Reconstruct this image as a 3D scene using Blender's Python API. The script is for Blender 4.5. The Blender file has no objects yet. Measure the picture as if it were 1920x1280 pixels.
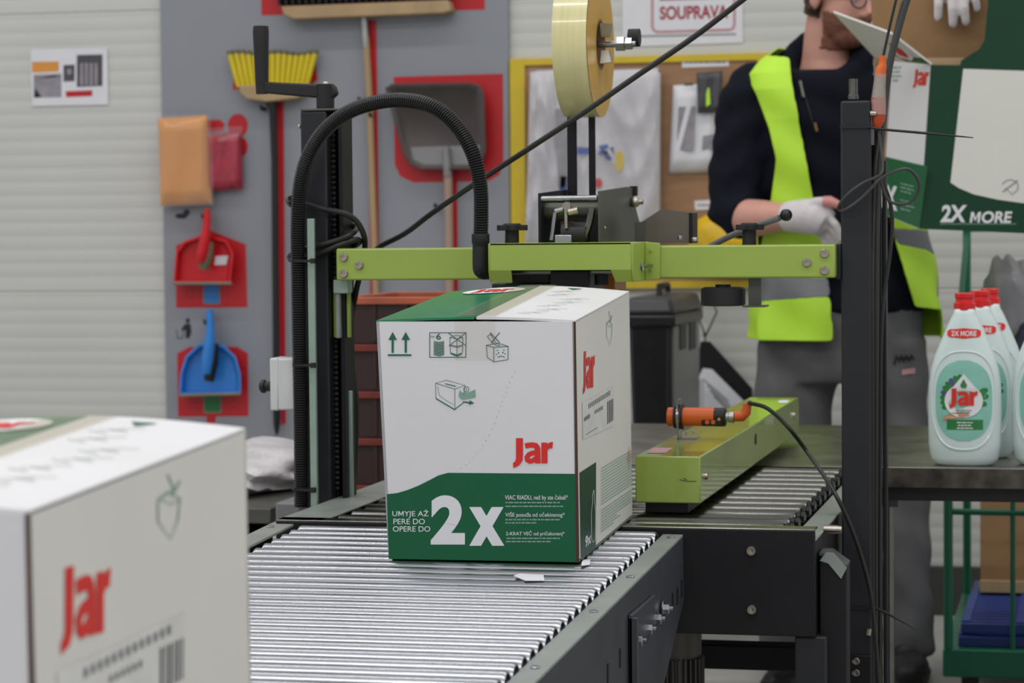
import bpy, bmesh, math, random
from math import sin, cos, pi, radians, sqrt, atan2, atan
from mathutils import Vector, Matrix
from mathutils.bvhtree import BVHTree
random.seed(7)
scene = bpy.context.scene
COL = scene.collection

# ------------------------------------------------------------------ camera
F = 4735.0; CX = 960.0; CY = 640.0; HC = 1.10
def cdir(px, py): return Vector((px - CX, -(py - CY), -F))
yc = cdir(2050, 415).normalized()
upc = cdir(2050, 415).cross(cdir(960, 425)).normalized()
if upc.y < 0: upc = -upc
xc = yc.cross(upc)
RW = Matrix((xc, yc, upc))              # camera space -> world
CAM = Vector((0, 0, HC))
cam = bpy.data.cameras.new('camera'); camo = bpy.data.objects.new('camera', cam); COL.objects.link(camo)
cam.sensor_width = 22.3; cam.lens = 22.3 * F / 1920.0; cam.sensor_fit = 'HORIZONTAL'
M4 = RW.to_4x4(); M4.translation = CAM; camo.matrix_world = M4
cam.clip_start = 0.05; cam.clip_end = 100
cam.dof.use_dof = True; cam.dof.focus_distance = 3.42; cam.dof.aperture_fstop = 5.6
scene.camera = camo

# ------------------------------------------------------------------ world, lamps, exposure
scene.view_settings.view_transform = 'Standard'
scene.view_settings.look = 'None'
scene.view_settings.gamma = 1.0
scene.view_settings.use_curve_mapping = False
scene.view_settings.exposure = 0.36
w = bpy.data.worlds.new('hall'); scene.world = w; w.use_nodes = True
w.node_tree.nodes['Background'].inputs[0].default_value = (0.93, 0.95, 1.0, 1)
w.node_tree.nodes['Background'].inputs[1].default_value = 0.44
def lamp(loc, sx, sy, power, rot=(0, 0, 0), col=(1, 0.98, 0.95)):
    l = bpy.data.lights.new('ceiling_lamp', 'AREA'); l.shape = 'RECTANGLE'; l.size = sx; l.size_y = sy
    l.energy = power; l.color = col
    o = bpy.data.objects.new('ceiling_lamp', l); COL.objects.link(o); o.location = loc; o.rotation_euler = rot
    return o
for ly, pw in ((-0.9, 105), (2.3, 78), (5.2, 62)):     # long rows of ceiling tubes
    lamp((-1.2, ly, 4.6), 9.0, 0.22, pw)

# ------------------------------------------------------------------ projection helpers (photo pixel -> point on a real plane)
def ray(px, py): return RW @ cdir(px, py)
def AY(px, py, y): r = ray(px, py); return CAM + r * (y / r.y)
def AZ(px, py, z): r = ray(px, py); return CAM + r * ((z - HC) / r.z)
def AX(px, py, x): r = ray(px, py); return CAM + r * (x / r.x)
def PJ(p):
    q = RW.transposed() @ (Vector(p) - CAM); return (CX + F * q.x / -q.z, CY - F * q.y / -q.z)

# ------------------------------------------------------------------ materials
def lin(h):
    h = h.lstrip('#'); v = [int(h[i:i + 2], 16) / 255 for i in (0, 2, 4)]
    return tuple((x / 12.92 if x <= 0.04045 else ((x + 0.055) / 1.055) ** 2.4) for x in v) + (1.0,)
MATS = {}
def mat(name, col, rough=0.5, metal=0.0, var=0.06, scale=30.0, bump=0.0, bscale=200.0, coat=0.0, trans=0.0, stretch=None, col2=None, sss=0.0, spec=0.5, rvar=0.08):
    m = bpy.data.materials.new(name); m.use_nodes = True; nt = m.node_tree; b = nt.nodes['Principled BSDF']
    c = lin(col) if isinstance(col, str) else col
    tc = nt.nodes.new('ShaderNodeTexCoord'); mp = nt.nodes.new('ShaderNodeMapping'); nt.links.new(tc.outputs['Object'], mp.inputs[0])
    if stretch: mp.inputs['Scale'].default_value = stretch
    n = nt.nodes.new('ShaderNodeTexNoise'); n.inputs['Scale'].default_value = scale; n.inputs['Detail'].default_value = 4
    nt.links.new(mp.outputs[0], n.inputs['Vector'])
    r = nt.nodes.new('ShaderNodeValToRGB'); e = r.color_ramp.elements
    e[0].position = 0.3; e[1].position = 0.7
    lo = tuple(max(0, x * (1 - var)) for x in c[:3]) + (1,); hi = tuple(min(1, x * (1 + var)) for x in c[:3]) + (1,)
    if col2: lo = c; hi = lin(col2)
    e[0].color = lo; e[1].color = hi
    nt.links.new(n.outputs[0], r.inputs[0]); nt.links.new(r.outputs[0], b.inputs['Base Color'])
    mr = nt.nodes.new('ShaderNodeMapRange'); mr.inputs[3].default_value = max(0.02, rough - rvar); mr.inputs[4].default_value = min(1, rough + rvar)
    nt.links.new(n.outputs[0], mr.inputs[0]); nt.links.new(mr.outputs[0], b.inputs['Roughness'])
    b.inputs['Metallic'].default_value = metal; b.inputs['Coat Weight'].default_value = coat
    b.inputs['Transmission Weight'].default_value = trans; b.inputs['Specular IOR Level'].default_value = spec
    if sss: b.inputs['Subsurface Weight'].default_value = sss; b.inputs['Subsurface Radius'].default_value = (0.02, 0.02, 0.02)
    if bump:
        n2 = nt.nodes.new('ShaderNodeTexNoise'); n2.inputs['Scale'].default_value = bscale; n2.inputs['Detail'].default_value = 3
        nt.links.new(mp.outputs[0], n2.inputs['Vector'])
        bp = nt.nodes.new('ShaderNodeBump'); bp.inputs['Strength'].default_value = bump; bp.inputs['Distance'].default_value = 0.004
        nt.links.new(n2.outputs[0], bp.inputs['Height']); nt.links.new(bp.outputs[0], b.inputs['Normal'])
    MATS[name] = m; return m
def clear_film(name, col, tint, amount, rough):
    m = bpy.data.materials.new(name); m.use_nodes = True; nt = m.node_tree; b = nt.nodes['Principled BSDF']
    b.inputs['Base Color'].default_value = lin(col); b.inputs['Roughness'].default_value = rough
    t = nt.nodes.new('ShaderNodeBsdfTransparent'); t.inputs[0].default_value = lin(tint)
    n = nt.nodes.new('ShaderNodeTexNoise'); n.inputs['Scale'].default_value = 60
    mr = nt.nodes.new('ShaderNodeMapRange'); mr.inputs[3].default_value = amount * 0.7; mr.inputs[4].default_value = min(1, amount * 1.3)
    nt.links.new(n.outputs[0], mr.inputs[0])
    mx = nt.nodes.new('ShaderNodeMixShader'); nt.links.new(mr.outputs[0], mx.inputs[0])
    nt.links.new(t.outputs[0], mx.inputs[1]); nt.links.new(b.outputs[0], mx.inputs[2])
    nt.links.new(mx.outputs[0], nt.nodes['Material Output'].inputs[0]); MATS[name] = m; return m

mat('floor', 'aaa8a2', 0.5, var=0.12, scale=6, bump=0.1)
mat('wallpanel', 'c4c4bf', 0.55, var=0.02, scale=3)
mat('wallbase', '3a3a36', 0.6)
mat('board', '888b92', 0.5, var=0.02, scale=4)
mat('redprint', 'b5121b', 0.45, var=0.04)
mat('black', '0e0e10', 0.5)
mat('blackgloss', '0c0c0d', 0.25)
mat('rubber', '141416', 0.6)
mat('hose', '101012', 0.33)
mat('cable', '1d1c1a', 0.42)
mat('cablegrey', '3a3a38', 0.4)
mat('darkgrey', '27282c', 0.42, var=0.05, scale=14, spec=0.3)
mat('darkgrey2', '1b1b1e', 0.5, var=0.06, scale=14, spec=0.25)
mat('railgrey', '3f4146', 0.4, var=0.05, scale=14)
mat('lime', '97ad48', 0.33, var=0.03, scale=12, coat=0.25)
mat('limegloss', '97ad48', 0.2, var=0.03, scale=12, coat=0.6)
mat('palegreen', '93a79a', 0.35, 0.3)
mat('zinc', 'a6a8ad', 0.27, 1.0, var=0.04, scale=6, stretch=(0.4, 4, 4), rvar=0.03)
mat('zincdull', '74746f', 0.26, 1.0, var=0.1, scale=10, stretch=(0.4, 4, 4), rvar=0.04)
mat('flange', '8b918c', 0.38, 0.1, var=0.06, scale=18)
mat('steel', 'a9a9a5', 0.32, 1.0, var=0.2, scale=18)
mat('tablesteel', '8a8780', 0.36, 1.0, var=0.25, scale=9)
mat('tableedge', '55504a', 0.45, 0.8, var=0.6, scale=22)
mat('gunmetal', '55554f', 0.45, 0.5, var=0.1, scale=20)
mat('bolt', 'b0a89c', 0.3, 1.0, var=0.15, scale=60)
mat('chain', '3c3a34', 0.45, 0.6)
mat('sprocket', '161616', 0.3, 0.3)
mat('carton', 'dcdbdd', 0.42, var=0.015, scale=8, bump=0.015, bscale=90)
mat('cartonside', 'dcdad2', 0.45, var=0.015, scale=8, bump=0.02, bscale=90)
mat('kraft', '8d6c47', 0.75, var=0.06, scale=20)
mat('kraftdark', '4a2f22', 0.8)
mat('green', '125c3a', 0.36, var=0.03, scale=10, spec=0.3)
mat('greenlid_lit', '1d7a50', 0.25, var=0.03, scale=10)  # carton green lightened for the lid, top light and glare put into the colour
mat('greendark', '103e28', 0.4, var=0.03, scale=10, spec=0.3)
mat('ink', '1f6148', 0.5)
mat('inkpale', '7fa592', 0.5)
mat('inkgrey', '77777a', 0.5)
mat('inkdark', '55565a', 0.5)
mat('jarred', 'd8281f', 0.42, var=0.02)
mat('whiteprint', 'e2e2e4', 0.45, var=0.01)
mat('paper', 'd9d9de', 0.6, var=0.02)
mat('labelpaper', 'd9d8d4', 0.4)
mat('paperframe', 'b98a90', 0.6)
mat('signred', '9e2b3a', 0.6)
mat('plywood', '9a7454', 0.65, var=0.12, scale=10, stretch=(1, 1, 6))
mat('yellowframe', 'cdb227', 0.45, var=0.04)
mat('wood', 'a68c68', 0.6, var=0.12, scale=12, stretch=(1, 1, 0.15))
mat('woodpink', 'a48a7a', 0.6, var=0.1, scale=12, stretch=(1, 1, 0.15))
mat('bristle', 'c8b41c', 0.6, var=0.2, scale=40, stretch=(1, 1, 0.1))
mat('bristledark', '6b6550', 0.8)
mat('shovel', '4c4543', 0.5, 0.35, var=0.1, scale=14)
mat('shovelpale', '8b8a8a', 0.5, 0.4, var=0.1, scale=14)
mat('envelope', 'd68d35', 0.42, var=0.06, scale=6, coat=0.4)
mat('pinkpack', 'a02238', 0.35, var=0.25, scale=22, coat=0.6)
mat('redplastic', 'c8131f', 0.32, var=0.05)
mat('blueplastic', '2f7fd0', 0.3, var=0.05)
mat('bluedark', '1d4fa0', 0.4)
mat('navyplastic', '1d3b86', 0.4, var=0.15, scale=12)
mat('tagblue', '2472b8', 0.4)
mat('taggreen', '1d6b35', 0.4)
mat('lipgrey', '7d7468', 0.6)
mat('whitebox', 'c9ccca', 0.45)
mat('orange', 'd8601c', 0.35, var=0.05)
mat('orangedeep', 'b9441a', 0.4)
mat('amber', 'a5681c', 0.4)
mat('amberled', 'e89018', 0.3)
mat('tapeyellow', 'd7cf9a', 0.22, var=0.06, scale=8, coat=0.5, stretch=(14, 1, 1))
mat('tapeside', 'c99b32', 0.3, var=0.08, scale=30)
mat('navy', '0e111c', 0.9, spec=0.2, var=0.12, scale=40, bump=0.15, bscale=60)
mat('neon', 'b9e838', 0.6, var=0.05, scale=10, bump=0.1, bscale=30)
mat('reflective', '75777a', 0.5, 0.2, var=0.05)
mat('trousers', '5f5f60', 0.85, var=0.1, scale=12, bump=0.2, bscale=25)
mat('skin', 'c99484', 0.5, var=0.06, scale=20, sss=0.1)
mat('beard', '7a4d3c', 0.8, var=0.25, scale=90, bump=0.4, bscale=150)
mat('hair', '3d2a20', 0.7, var=0.2, scale=60)
mat('glove', 'cfc9c9', 0.75, var=0.06, scale=40)
mat('glovepink', 'cf8d86', 0.6)
mat('shoe', '191919', 0.6)
mat('bottle', 'd3e2e0', 0.24, var=0.02, scale=6, sss=0.15, coat=0.4)
mat('mint', '86c2b1', 0.35, var=0.05)
mat('violet', '5a4a7c', 0.5)
mat('leaf', '2a7a3c', 0.45, var=0.2)
mat('labelskin', 'c4906c', 0.5)
mat('capred', 'd41c1c', 0.28)
mat('trolley', '0f6b4c', 0.4, var=0.05)
mat('cratered', '311914', 0.5, var=0.2, scale=10)
mat('cratetop', 'b0583c', 0.5, var=0.2, scale=10)
mat('craterim', '74291f', 0.5, var=0.2, scale=10)
mat('filmwhite', 'd6d2d4', 0.35, var=0.1, scale=15, bump=0.9, bscale=45)
mat('filmgrey', '8b8a8d', 0.3, var=0.12, scale=12, bump=0.8, bscale=30)
mat('binblack', '141416', 0.35)
mat('binlid', '3a3a3c', 0.4)
mat('covergrey', '6f675c', 0.4, 0.3)
mat('bingrey', '6e6e6e', 0.35, var=0.08, scale=6)
mat('yellowsack', 'e0b512', 0.4, var=0.08, scale=8, bump=0.3, bscale=20)
mat('coverall', 'c5c2c6', 0.35, var=0.06, scale=10, bump=0.8, bscale=22)
mat('photodark', '46444a', 0.5, var=0.3, scale=30)
mat('photogrey', '8d8890', 0.5, var=0.2, scale=30)
mat('motor', '54524c', 0.5, 0.3)
mat('bluebag', '1a2038', 0.5)
mat('glass', 'ffffff', 0.05, trans=1.0, var=0)
clear_film('tape', 'cfcabf', 'f0eee6', 0.20, 0.10)
clear_film('tapefaint', 'd8d6d2', 'fbfaf8', 0.05, 0.25)
clear_film('bagfilm', 'e8e8ec', 'fafafa', 0.10, 0.08)
clear_film('plugclear', 'd8d0c8', 'f0e8e0', 0.35, 0.15)

# ------------------------------------------------------------------ mesh builder
class MB:
    def __init__(s): s.V = []; s.F = []
    def add(s, vs, fs):
        n = len(s.V); s.V += [Vector(v) for v in vs]; s.F += [tuple(i + n for i in f) for f in fs]; return s
    def box(s, x0, x1, y0, y1, z0, z1):
        return s.add([(x0, y0, z0), (x1, y0, z0), (x1, y1, z0), (x0, y1, z0), (x0, y0, z1), (x1, y0, z1), (x1, y1, z1), (x0, y1, z1)],
                     [(0, 3, 2, 1), (4, 5, 6, 7), (0, 1, 5, 4), (1, 2, 6, 5), (2, 3, 7, 6), (3, 0, 4, 7)])
    def hexa(s, b, t):   # 4 bottom corners (ccw from above), 4 top corners
        return s.add(list(b) + list(t), [(0, 3, 2, 1), (4, 5, 6, 7), (0, 1, 5, 4), (1, 2, 6, 5), (2, 3, 7, 6), (3, 0, 4, 7)])
    def obox(s, c, a, b, d):
        c = Vector(c); a = Vector(a); b = Vector(b); d = Vector(d)
        return s.hexa([c - a - b - d, c + a - b - d, c + a + b - d, c - a + b - d], [c - a - b + d, c + a - b + d, c + a + b + d, c - a + b + d])
    def ring(s, c, u, v, r, seg, r2=None):
        r2 = r if r2 is None else r2
        return [Vector(c) + u * (r * cos(2 * pi * i / seg)) + v * (r2 * sin(2 * pi * i / seg)) for i in range(seg)]
    def loft(s, rings, caps=True, closed=True):
        n = len(s.V); k = len(rings[0])
        for r in rings: s.V += [Vector(p) for p in r]
        for i in range(len(rings) - 1):
            for j in range(k if closed else k - 1):
                a = n + i * k + j; b = n + i * k + (j + 1) % k
                s.F.append((a, b, b + k, a + k))
        if caps and closed:
            s.F.append(tuple(n + j for j in reversed(range(k)))); e = n + (len(rings) - 1) * k
            s.F.append(tuple(e + j for j in range(k)))
        return s
    def frame(s, d):
        d = Vector(d).normalized(); h = Vector((0, 0, 1)) if abs(d.z) < 0.9 else Vector((1, 0, 0))
        u = h.cross(d).normalized(); return u, d.cross(u)
    def cyl(s, p0, p1, r0, r1=None, seg=16, caps=True):
        p0 = Vector(p0); p1 = Vector(p1); u, v = s.frame(p1 - p0); r1 = r0 if r1 is None else r1
        return s.loft([s.ring(p0, u, v, r0, seg), s.ring(p1, u, v, r1, seg)], caps)
    def lathe(s, o, d, prof, seg=20):
        o = Vector(o); d = Vector(d).normalized(); u, v = s.frame(d)
        return s.loft([s.ring(o + d * h, u, v, max(r, 1e-5), seg) for r, h in prof], True)
    def tube(s, pts, r, seg=8, sub=0, caps=True):
        pts = [Vector(p) for p in pts]; rs = r if isinstance(r, (list, tuple)) else [r] * len(pts)
        if sub: pts, rs = spline(pts, sub, rs)
        rings = []; t0 = (pts[1] - pts[0]).normalized(); u, v = s.frame(t0)
        for i, p in enumerate(pts):
            t = (pts[min(i + 1, len(pts) - 1)] - pts[max(i - 1, 0)]).normalized()
            u = (u - t * u.dot(t)).normalized(); v = t.cross(u)
            rings.append(s.ring(p, u, v, rs[i], seg))
        return s.loft(rings, caps)
    def prism(s, pts, vec):
        pts = [Vector(p) for p in pts]; vec = Vector(vec); n = len(s.V); k = len(pts)
        s.V += pts + [p + vec for p in pts]
        s.F.append(tuple(range(n, n + k))); s.F.append(tuple(reversed(range(n + k, n + 2 * k))))
        for i in range(k):
            j = (i + 1) % k; s.F.append((n + j, n + i, n + k + i, n + k + j))
        return s
    def ell(s, c, rx, ry, rz, seg=16, m=None):
        c = Vector(c); rings = []
        for i in range(1, 10):
            t = pi * i / 10; ring = []
            for j in range(seg):
                a = 2 * pi * j / seg
                q = Vector((rx * sin(t) * cos(a), ry * sin(t) * sin(a), -rz * cos(t)))
                ring.append(c + (m @ q if m else q))
            rings.append(ring)
        return s.loft(rings, True)
    def grid(s, fn, nu, nv):
        n = len(s.V)
        for j in range(nv + 1):
            for i in range(nu + 1): s.V.append(Vector(fn(i / nu, j / nv)))
        for j in range(nv):
            for i in range(nu):
                a = n + j * (nu + 1) + i; s.F.append((a, a + 1, a + nu + 2, a + nu + 1))
        return s

def spline(pts, sub, rs=None):
    out = []; ro = []; n = len(pts); rs = rs or [0] * n
    for i in range(n - 1):
        p0 = pts[max(i - 1, 0)]; p1 = pts[i]; p2 = pts[i + 1]; p3 = pts[min(i + 2, n - 1)]
        for k in range(sub):
            t = k / sub
            out.append(0.5 * ((2 * p1) + (p2 - p0) * t + (2 * p0 - 5 * p1 + 4 * p2 - p3) * t * t + (3 * p1 - p0 - 3 * p2 + p3) * t ** 3))
            ro.append(rs[i] * (1 - t) + rs[i + 1] * t)
    out.append(pts[-1]); ro.append(rs[-1]); return out, ro

WL = {}
def setprops(o, label=None, cat=None, group=None, kind=None):
    if label: o['label'] = label
    if cat: o['category'] = cat
    if group: o['group'] = group
    if kind: o['kind'] = kind
    return o
def link(name, me, loc, parent=None):
    o = bpy.data.objects.new(name, me); COL.objects.link(o)
    loc = Vector(loc); WL[o.name] = loc
    if parent is not None: o.parent = parent; o.location = loc - WL[parent.name]
    else: o.location = loc
    return o
def build(name, mb, m, parent=None, bevel=0.0, smooth=40, label=None, cat=None, group=None, kind=None, origin=None, fix=True):
    V = mb.V; xs = [v.x for v in V]; ys = [v.y for v in V]; zs = [v.z for v in V]
    c = Vector(origin) if origin is not None else Vector(((min(xs) + max(xs)) / 2, (min(ys) + max(ys)) / 2, (min(zs) + max(zs)) / 2 if parent is not None else min(zs)))
    me = bpy.data.meshes.new(name); me.from_pydata([v - c for v in V], [], mb.F)
    if fix:
        bm = bmesh.new(); bm.from_mesh(me); bmesh.ops.recalc_face_normals(bm, faces=bm.faces); bm.to_mesh(me); bm.free()
    if smooth:
        me.polygons.foreach_set('use_smooth', [True] * len(me.polygons)); me.set_sharp_from_angle(angle=radians(smooth))
    me.materials.append(MATS[m]); me.update()
    o = link(name, me, c, parent)
    if bevel:
        b = o.modifiers.new('bevel', 'BEVEL'); b.width = bevel; b.segments = 2; b.limit_method = 'ANGLE'; b.angle_limit = radians(50)
    return setprops(o, label, cat, group, kind)
def thing(name, label, cat, loc, group=None):
    o = bpy.data.objects.new(name, None); COL.objects.link(o); o.location = loc; WL[o.name] = Vector(loc); o.empty_display_size = 0.05
    return setprops(o, label, cat, group)
def share(o, delta, parent, name=None):       # another piece with the same mesh
    c = o.copy(); COL.objects.link(c); c.name = name or o.name.split('.')[0]
    WL[c.name] = WL[o.name] + Vector(delta); c.parent = parent
    c.location = WL[c.name] - (WL[parent.name] if parent is not None else Vector((0, 0, 0))); return c
def copy_tree(root, delta, parent=None):
    c = root.copy(); COL.objects.link(c); WL[c.name] = WL[root.name] + Vector(delta)
    if parent is None: c.location = WL[c.name]
    else: c.parent = parent
    for k in list(root.children): copy_tree(k, delta, c)
    return c
def bmesh_solid(mb, voxel, smooth_it=6):       # fuse overlapping closed shapes into one continuous surface
    me = bpy.data.meshes.new('tmp'); me.from_pydata(mb.V, [], mb.F)
    bm = bmesh.new(); bm.from_mesh(me); bmesh.ops.recalc_face_normals(bm, faces=bm.faces); bm.to_mesh(me); bm.free()
    o = bpy.data.objects.new('tmp', me); COL.objects.link(o)
    r = o.modifiers.new('r', 'REMESH'); r.mode = 'VOXEL'; r.voxel_size = voxel
    sm = o.modifiers.new('s', 'SMOOTH'); sm.iterations = smooth_it; sm.factor = 0.5
    dg = bpy.context.evaluated_depsgraph_get(); e = o.evaluated_get(dg); m2 = e.to_mesh()
    out = MB(); out.V = [v.co.copy() for v in m2.vertices]; out.F = [tuple(p.vertices) for p in m2.polygons]
    e.to_mesh_clear(); bpy.data.objects.remove(o); bpy.data.meshes.remove(me); return out

# ------------------------------------------------------------------ flat print (2D shapes)
def stroke(pts, wd, closed=False):
    pts = [Vector((p[0], p[1])) for p in pts]; n = len(pts); L = []; R = []
    for i, p in enumerate(pts):
        a = pts[(i - 1) % n] if (i > 0 or closed) else p; b = pts[(i + 1) % n] if (i < n - 1 or closed) else p
        d1 = (p - a).normalized() if (p - a).length > 1e-9 else None; d2 = (b - p).normalized() if (b - p).length > 1e-9 else None
        d1 = d1 or d2; d2 = d2 or d1
        n1 = Vector((-d1.y, d1.x)); n2 = Vector((-d2.y, d2.x)); m = n1 + n2
        m = m.normalized() if m.length > 1e-6 else n1
        k = 1 / max(0.5, m.dot(n1)); L.append(p + m * (wd / 2 * k)); R.append(p - m * (wd / 2 * k))
    out = []
    for i in range(n if closed else n - 1):
        j = (i + 1) % n; out.append([tuple(L[i]), tuple(L[j]), tuple(R[j]), tuple(R[i])])
    return out
def arc(cx, cy, rx, ry, a0=0, a1=360, n=24):
    return [(cx + rx * cos(radians(a0 + (a1 - a0) * i / n)), cy + ry * sin(radians(a0 + (a1 - a0) * i / n))) for i in range(n + 1)]
JAR = [[(1030, 155), (1080, 155), (1080, 285), (1076, 318), (1056, 348), (1034, 362), (1010, 371), (1008, 335), (1023, 324), (1030, 304)],
       [(1213, 187), (1256, 187), (1258, 337), (1213, 337)],
       [(1250, 210), (1262, 192), (1280, 184), (1297, 182), (1292, 229), (1272, 228), (1257, 244)]] \
    + [[(1163, 225), (1205, 225), (1208, 337), (1168, 337)]] \
    + stroke([(1096, 212), (1120, 206), (1150, 204), (1172, 208), (1182, 220), (1186, 240)], 38) \
    + stroke([(1186, 262), (1150, 262), (1124, 272), (1109, 292), (1112, 312), (1128, 322), (1150, 318), (1175, 300)], 34)
JAR = [[((x - 1008) / 289.0, (y - 155) / 216.0) for x, y in p] for p in JAR]   # unit box, y down
def jar(x, y, wd, ht): return [[(x + wd * a, y + ht * b) for a, b in p] for p in JAR]
_tc = {}
def text(s, x, y, width=None, cap=None, bold=0.0, shear=0.0, space=1.0):
    """baseline-left at (x,y) in y-down units; returns polygons"""
    key = (s, bold, shear, space)
    if key not in _tc and bold > 0 and 'M' in s and len(s) > 1:      # the heavy M is drawn by hand
        Vv, Pp = [], []
        for i, ch in enumerate(s):
            if ch == ' ': continue
            text(s[:i + 1], 0, 0, 1, 1, 0, 0, space); text(ch, 0, 0, 1, 1, 0, 0, space)
            xr_ = max(v[0] for v in _tc[(s[:i + 1], 0, 0, space)][0]); g = _tc[(ch, 0, 0, space)][0]; gw = max(v[0] for v in g) - min(v[0] for v in g); hgt = max(v[1] for v in g); l_ = xr_ - gw
            if ch == 'M':
                t_ = (0.10 + bold * 1.6) / gw
                gv_ = [(l_ + a * gw, b * hgt, 0) for a, b in ((0, 0), (0, 1), (t_ * 1.15, 1), (0.5, 0.42), (1 - t_ * 1.15, 1), (1, 1), (1, 0), (1 - t_, 0), (1 - t_, 0.66), (0.5, 0.10), (t_, 0.66), (t_, 0))]; gp_ = [tuple(range(12))]
            else:
                text(ch, 0, 0, 1, 1, bold, 0, space); bv, gp_ = _tc[(ch, bold, 0, space)]; bx_ = min(v[0] for v in bv) + bold; gv_ = [(v[0] - bx_ + l_, v[1], 0) for v in bv]
            n_ = len(Vv); Vv += [(v[0] + shear * v[1], v[1], 0) for v in gv_]; Pp += [tuple(k + n_ for k in p) for p in gp_]
        _tc[key] = (Vv, Pp)
    if key not in _tc:
        cu = bpy.data.curves.new('t', 'FONT'); cu.body = s; cu.size = 1; cu.offset = bold; cu.shear = shear; cu.space_character = space; cu.resolution_u = 7
        o = bpy.data.objects.new('t', cu); COL.objects.link(o)
        me = bpy.data.meshes.new_from_object(o)
        _tc[key] = ([tuple(v.co) for v in me.vertices], [tuple(p.vertices) for p in me.polygons])
        bpy.data.objects.remove(o); bpy.data.curves.remove(cu); bpy.data.meshes.remove(me)
    V, P = _tc[key]; xs = [v[0] for v in V]; x0 = min(xs); wx = max(xs) - x0; ch = max(v[1] for v in V)
    kx = width / wx if width else cap / ch; ky = cap / ch if cap else kx
    return [[(x + (V[i][0] - x0) * kx, y - V[i][1] * ky) for i in p] for p in P]
def words(x0, x1, y, h, seed=0, gap=0.35):      # lines of print too small to read: a row of short dashes
    rnd = random.Random(seed); out = []; x = x0
    while x < x1 - h:
        l = min(x1 - x, h * rnd.uniform(1.2, 4.0)); out.append([(x, y - h), (x + l, y - h), (x + l, y), (x, y)]); x += l + h * gap * 1.6
    return out
def decal(name, polys, fn, m, parent, label=None, kind=None):
    mb = MB()
    for i, p in enumerate(polys):          # overlapping strokes are stacked a hair apart
        q = [Vector(fn(x, y)) for x, y in p]; nn = Vector()
        for a_, b_ in zip(q, q[1:] + q[:1]): nn += (a_ - q[0]).cross(b_ - q[0])
        if nn.length > 0:
            nn.normalize(); nn = -nn if nn.dot(q[0] - CAM) > 0 else nn; q = [v + nn * (i % 40) * 6e-6 for v in q]
        mb.add(q, [tuple(range(len(p)))])
    return build(name, mb, m, parent, smooth=0, label=label, fix=False, kind=kind or ('stuff' if name == 'fine_print' else None))
def YP(y): return lambda px, py: AY(px, py, y)

# small hardware -----------------------------------------------------
def bolt(p, d, r, parent, m='bolt', h=None, name='bolt'):
    h = h or r * 0.8; mb = MB()
    mb.lathe(p, d, [(r, 0), (r, h * 0.7), (r * 0.85, h), (r * 0.5, h), (r * 0.46, h * 0.35), (0, h * 0.3)], 14)
    return build(name, mb, m, parent, smooth=35)
def hexbolt(p, d, r, parent):
    mb = MB(); p = Vector(p); d = Vector(d).normalized()
    mb.lathe(p, d, [(r * 1.5, 0), (r * 1.5, r * 0.25), (0, r * 0.25)], 18); mb.lathe(p + d * r * 0.25, d, [(r, 0), (r, r * 0.9), (r * 0.85, r), (0, r)], 6)
    mb.lathe(p + d * r * 1.2, d, [(r * 0.5, 0), (r * 0.5, r * 0.7), (0, r * 0.75)], 10)
    return build('hex_bolt', mb, 'zinc', parent, smooth=25)

# ================================================================== SETTING
WY = 7.15
mb = MB(); mb.box(-7, 4, -3, WY + 0.2, -0.1, 0); build('floor', mb, 'floor', smooth=0, kind='structure')
wall = thing('wall_back', None, None, (-1.5, WY, 0)); wall['kind'] = 'structure'
zj = [AY(150, 24, WY).z, AY(150, 547, WY).z]; ph = zj[0] - zj[1]
zs0 = zj[1] - ph
def wallpanel(z0, z1):
    prof = [(z0, 0.0035), (z0 + 0.004, 0.0)]; nr = 20; st = (z1 - z0 - 0.02) / nr; z = z0 + 0.01
    for i in range(nr):
        prof += [(z, 0.0), (z + st * 0.70, 0.0), (z + st * 0.80, 0.0007), (z + st * 0.92, 0.0007)]; z += st
    prof += [(z1 - 0.004, 0.0), (z1, 0.0035)]
    m = MB(); m.loft([[(-7, WY + d, zz) for zz, d in prof], [(4, WY + d, zz) for zz, d in prof]], False, False)
    return build('wall_panel', m, 'wallpanel', wall, smooth=25)
z = zs0
wallpanel(-0.1, zs0)
while z < 3.6:
    wallpanel(z, z + ph); z += ph
mb = MB(); mb.box(-7, 4, WY + 0.013, WY + 0.1, -0.1, 4.2); build('wall_core', mb, 'wallpanel', wall, smooth=0)
mb = MB(); mb.box(-7, 4, WY - 0.02, WY, 0, AY(1380, 1052, WY).z); build('baseboard_back', mb, 'wallbase', smooth=0, kind='structure', bevel=0.003)

# ================================================================== FRONT ROLLER CONVEYOR (slightly inclined)
AL = atan(0.037); EX = Vector((1, 0, 0)); ES = Vector((0, cos(AL), sin(AL))); EH = Vector((0, -sin(AL), cos(AL)))
PV = Vector((0, 3.55, 0.665))                       # pivot on the roller-top plane at the machine end
def T(x, s, h): return PV + EX * x + ES * s + EH * h
def tplane(px, py):
    r = ray(px, py); t = (PV - CAM).dot(EH) / r.dot(EH); return CAM + r * t
def pint(px, py, p0, n):
    r = ray(px, py); return CAM + r * ((Vector(p0) - CAM).dot(n) / r.dot(n))
def tbox(x0, x1, s0, s1, h0, h1):
    m = MB(); m.hexa([T(x0, s0, h0), T(x1, s0, h0), T(x1, s1, h0), T(x0, s1, h0)], [T(x0, s0, h1), T(x1, s0, h1), T(x1, s1, h1), T(x0, s1, h1)]); return m
FH = -0.010                                          # the right rail sits a little below the roller tops
def tpl(px, py, h): r = ray(px, py); return CAM + r * ((PV + EH * h - CAM).dot(EH) / r.dot(EH))
CL = -1.187; CR = (tpl(1287, 996, FH).x + tpl(1001, 1280, FH).x) / 2
S0, S1 = -2.75, -0.005
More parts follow.
